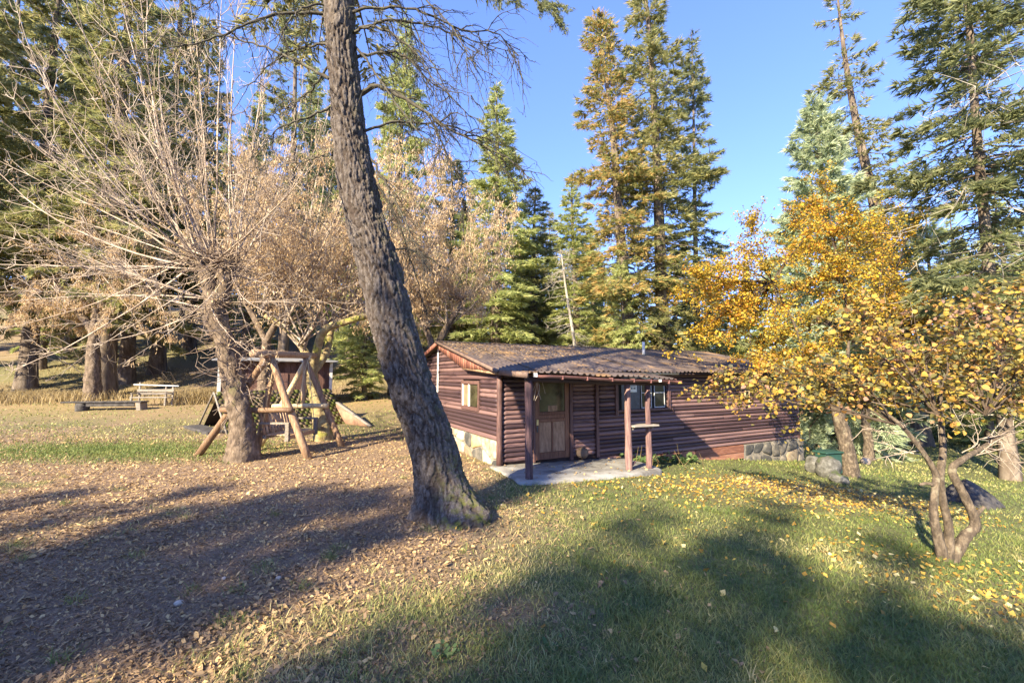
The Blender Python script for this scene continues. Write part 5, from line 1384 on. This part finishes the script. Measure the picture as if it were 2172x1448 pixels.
# ------------------------------------------------------------------ yellow trees and the near shrub
def leafy(name, label, group, cat, base, trunks, targets, heads, Yd, leafn, lsize, mat, barkm, seed, dspread=1.2, single=300, stems_r=.05, bough_len=.9, per_bough=9, low_bare=None, dmap=None):
    r = np.random.default_rng(seed)
    b0 = np.asarray(base, float)
    root = empty(name, b0, 0, label, cat, group)
    for k, (pts, radii) in enumerate(trunks):
        rough_trunk('stem', pts, np.array(radii) * .85, M[barkm], root, b0, 70, 22, .14, seed + k)
    allp, alld = [], []
    for j, (px, py) in enumerate(targets):
        s = heads[j % len(heads)]
        if dmap: dd_ = dmap(px, py, r)
        else: dd_ = r.uniform(-dspread, dspread)
        e = at(px, py, Yd + dd_); 
        hs = np.array(heads); s = hs[np.argmin(np.linalg.norm(hs - e, axis=1) + r.uniform(0, .8, len(hs)))]
        L = np.linalg.norm(e - s)
        t = np.linspace(0, 1, 16)[:, None]; c = (s + e) / 2 + np.array([0, 0, .10 * L]) + r.normal(0, .06 * L, 3)
        P = (1 - t) ** 2 * s + 2 * t * (1 - t) * c + t ** 2 * e; P[1:] += np.cumsum(r.normal(0, .012, (15, 3)), 0)
        g = MB(); V, F = tubes((P - b0)[None], (stems_r * (L / 3) ** .5 * (1 - .88 * t[:, 0]))[None], 5); g.add(V, F)
        T = unit(np.gradient(P, axis=0))
        nbough = int(5 + per_bough * L / 1.5)
        ti = r.integers(4, 16, nbough); st = P[ti]
        dd = unit(T[ti] * .6 + r.normal(0, .7, (nbough, 3)) * (1, 1, .55)); l_ = bough_len * r.uniform(.35, 1.1, nbough) * (1.15 - ti / 26)
        s_ = np.linspace(0, 1, 6)
        Q = st[:, None] + dd[:, None] * (l_[:, None] * s_)[..., None] - np.array([0, 0, 1.0]) * (l_[:, None] * .08 * s_ ** 2)[..., None]
        Q[:, 1:] += np.cumsum(r.normal(0, .035, (nbough, 5, 3)), 1) * l_[:, None, None]
        V, F = tubes(Q - b0, (.003 + .007 * (1 - s_))[None] * np.ones((nbough, 1)), 3); g.add(V, F)
        n2 = nbough * 3; a_ = r.integers(0, nbough, n2); b_ = r.integers(1, 6, n2); st = Q[a_, b_]
        d2 = unit(dd[a_] * .7 + r.normal(0, .6, (n2, 3)) * (1, 1, .6)) * (l_[a_] * r.uniform(.2, .55, n2))[:, None]
        s3 = np.linspace(0, 1, 4); Q2 = st[:, None] + d2[:, None] * s3[:, None] + 0
        V, F = tubes(Q2 - b0, np.tile([.004, .0035, .003, .002], (n2, 1)), 3); g.add(V, F)
        g.obj('bough', M['darkstem'], root)
        allp += [Q[:, 1:].reshape(-1, 3), Q2[:, 1:].reshape(-1, 3), Q2[:, 1:].reshape(-1, 3), P[9:]]
        alld += [np.repeat(dd, 5, 0), np.repeat(unit(d2), 3, 0), np.repeat(unit(d2), 3, 0), T[9:]]
    P = np.concatenate(allp); D = np.concatenate(alld)
    k = r.integers(0, len(P), leafn)
    C = P[k] + r.normal(0, lsize * 1.1, (leafn, 3)); D = D[k] * .5 + r.normal(0, .6, (leafn, 3))
    size = lsize * r.uniform(.6, 1.25, leafn)
    # the leaves nearest the camera are pieces of their own
    dist = np.linalg.norm(C - (0, 0, CAM_H), axis=1) / size
    inview = (C[:, 1] > 1) & (np.abs(C[:, 0] / C[:, 1]) < 1.2)
    order = np.argsort(np.where(inview, dist, 1e9))
    near, rest = order[:single], order[single:]
    V, F, A = leaves(C[rest] - b0, D[rest], size[rest], r); g = MB(); g.add(V, F, A)
    tag(g.obj('foliage', M[mat], root), kind='stuff')
    if single:
        bank = []
        for q in range(10):
            V, F, A = leaves(np.zeros((1, 3)), np.array([[1.0, 0, 0]]), np.array([1.0]), r, 0.0); A[:] = (q + .5) / 10
            g = MB(); g.add(V, F, A); m_ = g.mesh('leaf'); m_.materials.append(M[mat]); bank.append(m_)
        for q, j in enumerate(near):
            o = link('leaf', bank[q % 10], None, root); o.location = C[j] - b0
            o.rotation_euler = (r.normal(0, .5), r.uniform(.0, .9), r.uniform(0, 6.28)); o.scale = (size[j],) * 3
    return root, P
yb = gp(1804, 1010); YY = float(yb[1])
ya = lambda px, py, d=0.0: at(px, py, YY + d)
top1 = [ya(1768, 845), ya(1756, 800), ya(1775, 790, .3), ya(1740, 760, -.2)]
leafy('yellow_tree', 'golden leaved tree with one brown trunk beside the lichened boulders', 'yellow leaved trees', 'tree', yb,
      [([yb - (0, 0, .1), ya(1802, 985), ya(1793, 935), ya(1780, 885), ya(1768, 840), ya(1752, 770)], [.25, .21, .19, .18, .16, .10]),
       ([ya(1770, 850), ya(1790, 790, .2), ya(1800, 720, .3), ya(1790, 600, .3)], [.08, .06, .045, .025]),
       ([ya(1772, 860), ya(1720, 790, -.3), ya(1690, 700, -.4), ya(1640, 600, -.5)], [.075, .055, .04, .02])],
      [(1425, 640), (1440, 745), (1480, 580), (1500, 690), (1530, 730), (1560, 520), (1580, 640), (1600, 470), (1620, 560), (1640, 700), (1660, 440), (1670, 620), (1700, 520), (1720, 430), (1745, 375), (1755, 470), (1770, 560), (1790, 640), (1800, 430), (1820, 500), (1840, 580), (1860, 680), (1700, 740), (1780, 720), (1560, 760), (1620, 770), (1500, 620), (1540, 600), (1730, 650), (1880, 480), (1600, 680), (1560, 690), (1640, 640), (1680, 700), (1610, 730), (1740, 590), (1830, 760), (1720, 800), (1660, 790), (1520, 560)],
      [np.array(p) for p in top1] + [ya(1790, 600, .3), ya(1640, 600, -.5), ya(1720, 700)], YY, 31000, .062, 'gold', 'yellow_bark', 91, 1.4, 300, .035, 1.0, 9)
yb2 = gp(1843, 975); Y2 = float(yb2[1]) ; y2 = lambda px, py, d=0.0: at(px, py, Y2 + d)
leafy('yellow_tree', 'golden leaved tree behind the first, with the pale rock at its foot', 'yellow leaved trees', 'tree', yb2,
      [([yb2 - (0, 0, .1), y2(1842, 940), y2(1836, 890), y2(1838, 820), y2(1850, 740)], [.22, .17, .16, .14, .09])],
      [(1900, 395), (1915, 440), (1870, 500), (1930, 520), (1960, 580), (1990, 640), (1880, 600), (2030, 660), (1920, 620), (1850, 700), (1960, 700), (2080, 640), (2010, 730), (1900, 720), (1940, 470), (2110, 560), (2150, 620), (2060, 580), (2000, 560), (2180, 680), (2090, 720), (1820, 640), (1870, 430)],
      [y2(1838, 820), y2(1850, 740), y2(1845, 780)], Y2, 16000, .072, 'gold', 'yellow_bark', 95, 1.5, 0, .04, .85, 9)
sb0 = gp(2006, 1188); SY = float(sb0[1]); sa = lambda px, py, d=0.0: at(px, py, SY + d)
sh_heads = [sa(1985, 1010), sa(1962, 965), sa(2000, 960, .2), sa(2022, 1000), sa(2075, 965, .2), sa(1900, 900, .1), sa(1990, 880), sa(2090, 880, .4)]
shrub, SP = leafy('near_shrub', 'near many stemmed shrub with heart shaped olive gold leaves at lower right', None, 'shrub', sb0,
      [([sb0 - (.02, 0, .06), sa(1990, 1140), sa(1980, 1085), sa(1984, 1030), sa(1985, 1005), sa(1962, 965), sa(1915, 905), sa(1870, 870, .2)], [.075, .06, .05, .045, .04, .035, .026, .018]),
       ([sb0 + (.03, 0, -.05), sa(2012, 1120), sa(2000, 1060), sa(1994, 1010), sa(2000, 955, .1), sa(1995, 880, .2), sa(1990, 800, .3)], [.07, .05, .045, .045, .04, .03, .02]),
       ([sb0 + (.06, 0, -.05), sa(2045, 1140), sa(2068, 1112), sa(2050, 1060), sa(2020, 1000), sa(2040, 975), sa(2090, 945, .2), sa(2150, 905, .3)], [.07, .07, .055, .05, .045, .038, .03, .02]),
       ([sa(2062, 1115), sa(2072, 1090), sa(2088, 1074)], [.035, .028, .02]), ([sa(1990, 1030), sa(1965, 1025), sa(1950, 1028)], [.03, .022, .016])],
      [(1500, 830), (1550, 800), (1600, 815), (1640, 770), (1690, 800), (1720, 740), (1760, 690), (1790, 790), (1820, 650), (1850, 740), (1880, 700), (1930, 660), (1960, 760), (1990, 640), (2040, 690), (2060, 780), (2090, 620), (2140, 700), (2170, 600), (2180, 790), (2230, 680), (2260, 760), (2120, 830), (1900, 810), (2010, 830), (1740, 840), (1830, 830), (2200, 850)],
      sh_heads, SY, 7500, .07, 'olivegold', 'yellow_bark', 97, .9, 300, .022, .55, 7,
      dmap=lambda px, py, r: r.uniform(-.3, 1.3) + (1.6 if px < 1760 else 0) * (1800 - px) / 300)
# bare pale twigs low on the shrub
def bare_twigs():
    r = np.random.default_rng(5); g = MB()
    for (a0, b1) in [((2080, 960), (2172, 910)), ((2090, 955), (2180, 980)), ((2095, 950), (2175, 1000)), ((1962, 965), (1870, 935)), ((1950, 955), (1850, 975)), ((2070, 965), (2160, 940)), ((2085, 930), (2190, 880)), ((1940, 930), (1830, 910)), ((1925, 920), (1900, 860)), ((2040, 960), (2060, 880))]:
        s = sa(*a0, .1); e = sa(*b1, r.uniform(-.4, .5)); P = smooth_path([s, (s + e) / 2 + r.normal(0, .05, 3), e], 12)
        V, F = tubes((P - sb0)[None], np.linspace(.009, .003, 12)[None], 4); g.add(V, F)
        n = 9; st = P[r.integers(3, 12, n)]; dd = unit((e - s) * 1.5 + r.normal(0, .6, (n, 3))) * r.uniform(.08, .25, n)[:, None]
        Q = np.stack([st, st + dd * .5 + r.normal(0, .02, (n, 3)), st + dd], 1); V, F = tubes(Q - sb0, np.tile([.0045, .004, .003], (n, 1)), 3); g.add(V, F)
    tag(g.obj('bare_twigs', M['shoot'], shrub), kind='stuff')
bare_twigs()

# ------------------------------------------------------------------ ground cover
def in_view(x, y, m=.12):
    return (y > 1.7) & (np.abs(x / y) < 1.207 + m)
def under_cabin(x, y):
    c, s = math.cos(U_AZ), math.sin(U_AZ); dx, dy = x - C1[0], y - C1[1]
    u = dx * c + dy * s; v = -dx * s + dy * c
    return ((u > -.03) & (u < L_FRONT + .05) & (v > -.05) & (v < D_CAB)), ((u > -.2) & (u < 3.45) & (v > -1.66) & (v < .1))
def sample(n, ymin, ymax, r, p=1.6, xr=1.33):
    """positions thicker near the camera"""
    q = r.random(n); a = 1 - p
    y = (ymin ** a + q * (ymax ** a - ymin ** a)) ** (1 / a)
    x = r.uniform(-xr, xr, n) * y
    return x, y
def blades(x, y, h, w, r, lean=.5):
    n = len(x); z = gz_at(x, y) - .005
    az = r.uniform(0, 6.28, n); l = lean * r.uniform(.2, 1.3, n)
    B = np.stack([x, y, z], 1); wd = np.stack([np.cos(az), np.sin(az), 0 * az], 1) * (w / 2)[:, None]
    a2 = r.uniform(0, 6.28, n); dv = np.stack([np.cos(a2) * l, np.sin(a2) * l, np.ones(n)], 1)
    mid = B + dv * (h * .55)[:, None]; tip = mid + (dv * (1, 1, .55) + np.stack([np.cos(a2), np.sin(a2), 0 * a2], 1) * .45 * l[:, None]) * (h * .5)[:, None]
    V = np.stack([B - wd, B + wd, mid + wd * .7, mid - wd * .7, tip], 1).reshape(-1, 3)
    i = np.arange(n)[:, None] * 5
    return V, [i + [0, 1, 2, 3], i + [3, 2, 4]]
r = np.random.default_rng(301)
# lawn blades
x, y = sample(255000, 1.75, 15, r, 1.75)
ub, us = under_cabin(x, y); gmv = grass_mask(x, y) * (1 - .75 * leafbed_mask(x, y)); gmv = np.maximum(gmv, sstep(4, 7, x) * .8 * (1 - .8 * leafbed_mask(x, y)))
clump = .35 + 1.3 * np.clip(fbm(x * 5, y * 5, 51, 3) + .45, 0, 1)
k = (r.random(len(x)) < gmv ** 1.3 * clump) & ~ub & ~us
x, y, gk = x[k], y[k], gmv[k]
h = (.028 + .035 * r.random(len(x))) * (1 + 1.1 * sstep(.05, .3, fbm(x * 1.7, y * 1.7, 52, 3))) * (1 + .02 * y)
w = .0035 + .0011 * y
V, F = blades(x, y, h, w, r, .8)
tone = np.clip(r.random(len(x)) * .65 + .27 + .9 * fbm(x * .9, y * .9, 53, 3) + .25 * (1 - gk) - .30 * sstep(-.3, 2.5, x), 0, 1)
g = MB(); g.add(V, F, np.repeat(tone, 5)); tag(g.obj('lawn_grass', M['grass']), 'short patchy lawn grass, greener to the right', 'grass', kind='stuff')
print('grass', len(x))
# longer loose tufts in the foreground
cx_, cy_ = sample(520, 1.9, 9, r, 1.2); gmv = grass_mask(cx_, cy_); kk = (r.random(520) < .3 + .7 * gmv) & ~under_cabin(cx_, cy_)[1]; cx_, cy_ = cx_[kk], cy_[kk]
n = 34; x = np.repeat(cx_, n) + r.normal(0, .05, len(cx_) * n); y = np.repeat(cy_, n) + r.normal(0, .05, len(cx_) * n)
V, F = blades(x, y, .06 + .07 * r.random(len(x)), np.full(len(x), .0055), r, .9)
g = MB(); g.add(V, F, np.repeat(np.clip(np.repeat(r.random(len(cx_)), n) * .7 + .3 * r.random(len(x)), 0, 1), 5)); tag(g.obj('grass_tufts', M['grass']), 'longer loose grass tufts in the foreground', 'grass', kind='stuff')
# the sunlit green strip at far left
x = r.uniform(-15.5, -6.2, 30000); y = r.uniform(9.8, 14, 30000); kk = r.random(30000) < np.exp(-(((x + 10.5) / 4.0) ** 2 + ((y - 11.6) / 1.3) ** 2)); x, y = x[kk], y[kk]
V, F = blades(x, y, .05 + .06 * r.random(len(x)), .013 + .006 * r.random(len(x)), r, .6)
g = MB(); g.add(V, F, np.repeat(np.clip(.12 + .4 * r.random(len(x)), 0, 1), 5)); tag(g.obj('grass_strip', M['grass']), 'bright green grass strip in the sun at far left', 'grass', kind='stuff')
# straw and tall dry grass on the bank
x = np.concatenate([r.uniform(-36, -2, 10000), r.normal(-17.9, .7, 5000), r.normal(-30, 3, 5000)]); y = np.concatenate([r.uniform(26, 34, 10000), r.normal(25.3, .7, 5000), r.normal(25.5, 1.0, 5000)])
hh = np.concatenate([r.uniform(.08, .26, 10000), r.uniform(.4, 1.0, 5000), r.uniform(.25, .8, 5000)])
V, F = blades(x, y, hh, np.full(len(x), .035), r, .4); g = MB(); g.add(V, F, np.repeat(r.random(len(x)), 5)); tag(g.obj('dry_grass', M['straw']), 'tall straw coloured dry grass along the foot of the slope', 'dry grass', kind='stuff')
# low field and bank grass further out
x, y = sample(26000, 13, 34, r, 1.2, 1.35); kk = ~under_cabin(x, y)[0] & (r.random(len(x)) < .35 + .65 * grass_mask(x, y)); x, y = x[kk], y[kk]
V, F = blades(x, y, .05 + .06 * r.random(len(x)), .02 + .0012 * y, r, .7); tone = np.clip(.35 + .5 * r.random(len(x)) + .8 * fbm(x * .3, y * .3, 54, 3), 0, 1)
g = MB(); g.add(V, F, np.repeat(tone, 5)); tag(g.obj('field_grass', M['grass']), 'thin grass of the yard behind the swing', 'grass', kind='stuff')
def litter(x, y, size, r, z0=.004, flat=.35, wr=(.25, .55)):
    n = len(x); z = gz_at(x, y) + z0 + r.exponential(.008, n)
    C = np.stack([x, y, z], 1); az = r.uniform(0, 6.28, n); tl = r.normal(0, flat, n)
    D = np.stack([np.cos(az), np.sin(az), tl], 1); Nn = unit(np.array([0, 0, 1.0]) + r.normal(0, flat, (n, 3))); X = unit(np.cross(D, Nn)); Nn = np.cross(X, unit(D))
    s = size[:, None]; w = r.uniform(wr[0], wr[1], n)[:, None]; cu = r.uniform(-.15, .5, n)[:, None]; sk = r.uniform(-.28, .28, (n, 2))
    V = np.stack([C - D * s * .5, C + X * s * w + D * s * sk[:, :1] + Nn * s * cu * .6, C + D * s * .5 + Nn * s * cu, C - X * s * w + D * s * sk[:, 1:] + Nn * s * cu * .7], 1).reshape(-1, 3)
    return V, np.arange(4 * n).reshape(-1, 4)
# brown litter over the soil
x, y = sample(360000, 1.75, 17, r, 1.55); ub, us = under_cabin(x, y)
dens = np.clip(1.0 - .93 * grass_mask(x, y), .04, 1) * sstep(3.0, -.5, x) ; dens = dens * (.55 + .45 * sstep(3, 6, y)) * (.5 + 1.2 * np.clip(fbm(x * 2, y * 2, 56, 3) + .4, 0, 1))
kk = (r.random(len(x)) < dens) & ~ub & ~us; x, y = x[kk], y[kk]
sz = (.010 + .034 * r.random(len(x)) ** 2.2) * (1 + .085 * np.clip(y - 2, 0, 12)); thin = r.random(len(x)) < .45
V1, F1 = litter(x, y, np.where(thin, sz * 1.7, sz), r, .001, .45, (.13, .42)); V1 = V1.reshape(-1, 4, 3); mc = V1.mean(1, keepdims=True); ax = V1[:, 2:3] - V1[:, 0:1]; ax /= np.linalg.norm(ax, axis=2, keepdims=True) + 1e-9
rel = V1 - mc; par = (rel * ax).sum(2, keepdims=True) * ax; V = np.where(thin[:, None, None], mc + par + (rel - par) * .3, V1).reshape(-1, 3); F = F1
tone = np.clip(r.random(len(x)) ** 1.7 * .85 + .34 * sstep(4.5, 9, y) - .06 + .6 * fbm(x * 1.1, y * 1.1, 57, 3), 0, 1)  # lighter further back: sunlight put into the litter's tone
tone = np.where(thin, tone * .7, tone)
g = MB(); g.add(V, F, np.repeat(tone, 4))
# whole curled leaves lying on top, drifted in places
xl, yl = sample(26000, 2.2, 14, r, 1.25); dl = (1 - .85 * grass_mask(xl, yl)) * sstep(2.5, -.5, xl) * sstep(-.15, .25, fbm(xl * .9, yl * .9, 66, 3) + .12 * sstep(4, 7, yl))
kk = (r.random(len(xl)) < dl) & ~under_cabin(xl, yl)[0] & ~under_cabin(xl, yl)[1]; xl, yl = xl[kk], yl[kk]
az = r.uniform(0, 6.28, len(xl)); Vl, Fl, Al = leaves(np.stack([xl, yl, gz_at(xl, yl) + .012], 1), np.stack([np.cos(az), np.sin(az), r.normal(0, .25, len(xl))], 1), (.022 + .04 * r.random(len(xl))) * (1 + .045 * yl), r, 0.0, .33)
g.add(Vl, Fl, Al ** 1.4 * .75)
tag(g.obj('leaf_litter', M['litter']), 'dry brown leaf litter over the soil at left', 'leaf litter', kind='stuff'); print('litter', len(x))
# yellow leaves: thick bed under the yellow trees, scattered singly elsewhere
x = np.concatenate([r.uniform(1, 12, 26000), r.uniform(-1.0, 7.5, 1500), r.normal(5.3, .9, 700)]); y = np.concatenate([r.uniform(6.5, 13, 26000), r.uniform(2.3, 8.6, 1500), r.normal(4.9, .7, 700)])
pr = np.concatenate([leafbed_mask(x[:26000], y[:26000]) * .9, sstep(-1, 4, x[26000:27500]) * sstep(2, 6, y[26000:27500]) * .8 + .03, np.full(700, .75)])
ub, us = under_cabin(x, y); kk = (r.random(len(x)) < pr) & ~ub & ~(us & (r.random(len(x)) < .97)); x, y = x[kk], y[kk]
V, F = litter(x, y, .032 + .036 * r.random(len(x)), r, .014, .45)
g = MB(); g.add(V, F, np.repeat(r.random(len(x)), 4)); tag(g.obj('fallen_yellow_leaves', M['yleaf']), 'yellow leaves fallen under the yellow trees and over the lawn', 'fallen leaves', kind='stuff'); print('yellow', len(x))
# needle and leaf litter on the roof
n = 11000; u = r.uniform(-.2, 11.6, n); v = r.uniform(-.4, 3.8, n)
kk = r.random(n) < np.clip(.12 + .85 * sstep(.6, 3.2, v) * sstep(7.5, 2, u) + .8 * fbm(u * .8, v * .8, 58, 3), 0, 1); u, v = u[kk], v[kk]; n = len(u)
C = np.stack([u, v, np.array([roofz(a) for a in v]) + .012 + .012 * r.random(n)], 1); az = r.uniform(0, 6.28, n); D = np.stack([np.cos(az), np.sin(az), .2155 * np.sin(az)], 1); X = np.stack([-np.sin(az), np.cos(az), .2155 * np.cos(az)], 1)
s = (.02 + .035 * r.random(n))[:, None]; V = np.stack([C - D * s, C + X * s * .35 + (0, 0, .012), C + D * s, C - X * s * .35], 1).reshape(-1, 3)
g = MB(); g.add(V, np.arange(4 * n).reshape(-1, 4), np.repeat(r.random(n), 4)); o = g.obj('roof_litter', M['needlelitter']); o.location = C1; o.rotation_euler = (0, 0, U_AZ)
tag(o, 'orange needle litter lying on the cabin roof', 'needle litter', kind='stuff')
# small weeds by the skirting and in the foreground
def weed(p, label, n, sz, sd):
    rr = np.random.default_rng(sd); az = rr.uniform(0, 6.28, n); D = np.stack([np.cos(az), np.sin(az), rr.uniform(.2, 1.2, n)], 1)
    C = np.array(p) + D * (sz * rr.random(n))[:, None] * (1, 1, .6)
    V, F, A = leaves(C - p, D, sz * .4 * rr.uniform(.6, 1.2, n), rr); g = MB(); g.add(V, F, A); o = g.obj('weed', M['weed']); o.location = p
    tag(o, label, 'weed', 'green weeds', 'stuff')
weed(gp(945, 1395), 'small green weed low in the middle of the foreground', 40, .10, 1)
weed(gp(1175, 1375), 'pale green weed right of the foreground centre', 30, .09, 2)
for k, (u, v) in enumerate([(3.7, -.35), (4.3, -.4), (5.0, -.42), (5.5, -.35)]):
    p = loc2w(u, v); p[2] = float(gz_at(p[0], p[1])); weed(p, ['leafy weed at the base of the right porch posts', 'leafy weed against the skirting below the window', 'leafy weed below the lit skirting board', 'leafy weed right of the others along the skirting'][k], 60, .3, 10 + k)
# little pile of sticks and dry stalks beside the right post
n = 90; u = r.uniform(-.1, 3.3, n); v = r.uniform(-1.55, -.1, n); P = np.array([loc2w(a, b_, float(sl(a)) + .012) for a, b_ in zip(u, v)]); az = r.uniform(0, 6.28, n)
V, F, A = leaves(P, np.stack([np.cos(az), np.sin(az), r.normal(0, .1, n)], 1), .03 + .04 * r.random(n), r, 0.0); g = MB(); g.add(V, F, A); tag(g.obj('slab_leaves', M['litter']), 'dry leaves blown onto the porch slab', 'fallen leaves', kind='stuff')
def sticks():
    rr = np.random.default_rng(3); p = loc2w(3.9, -.75); p[2] = float(gz_at(p[0], p[1])); g = MB()
    for _ in range(14):
        a = rr.normal(0, .5, 3) * (1, .4, 0); b_ = a + rr.normal(0, .25, 3) * (1, .6, 0) + (0, 0, rr.uniform(.25, .6)); V, F = tubes(np.array([[a, (a + b_) / 2 + rr.normal(0, .02, 3), b_]]), np.array([[.008, .007, .004]]), 4); g.add(V, F)
    o = g.obj('dry_stalks', M['straw']); o.location = p; tag(o, 'dry bent stalks standing beside the right porch post', 'stalks', kind='stuff')
sticks()
print('TRIS', sum(sum(len(p.vertices) - 2 for p in m.polygons) for m in bpy.data.meshes) if len(bpy.data.meshes) < 20 else sum(len(m.loops) - 2 * len(m.polygons) for m in bpy.data.meshes), 'objects', len(bpy.data.objects))
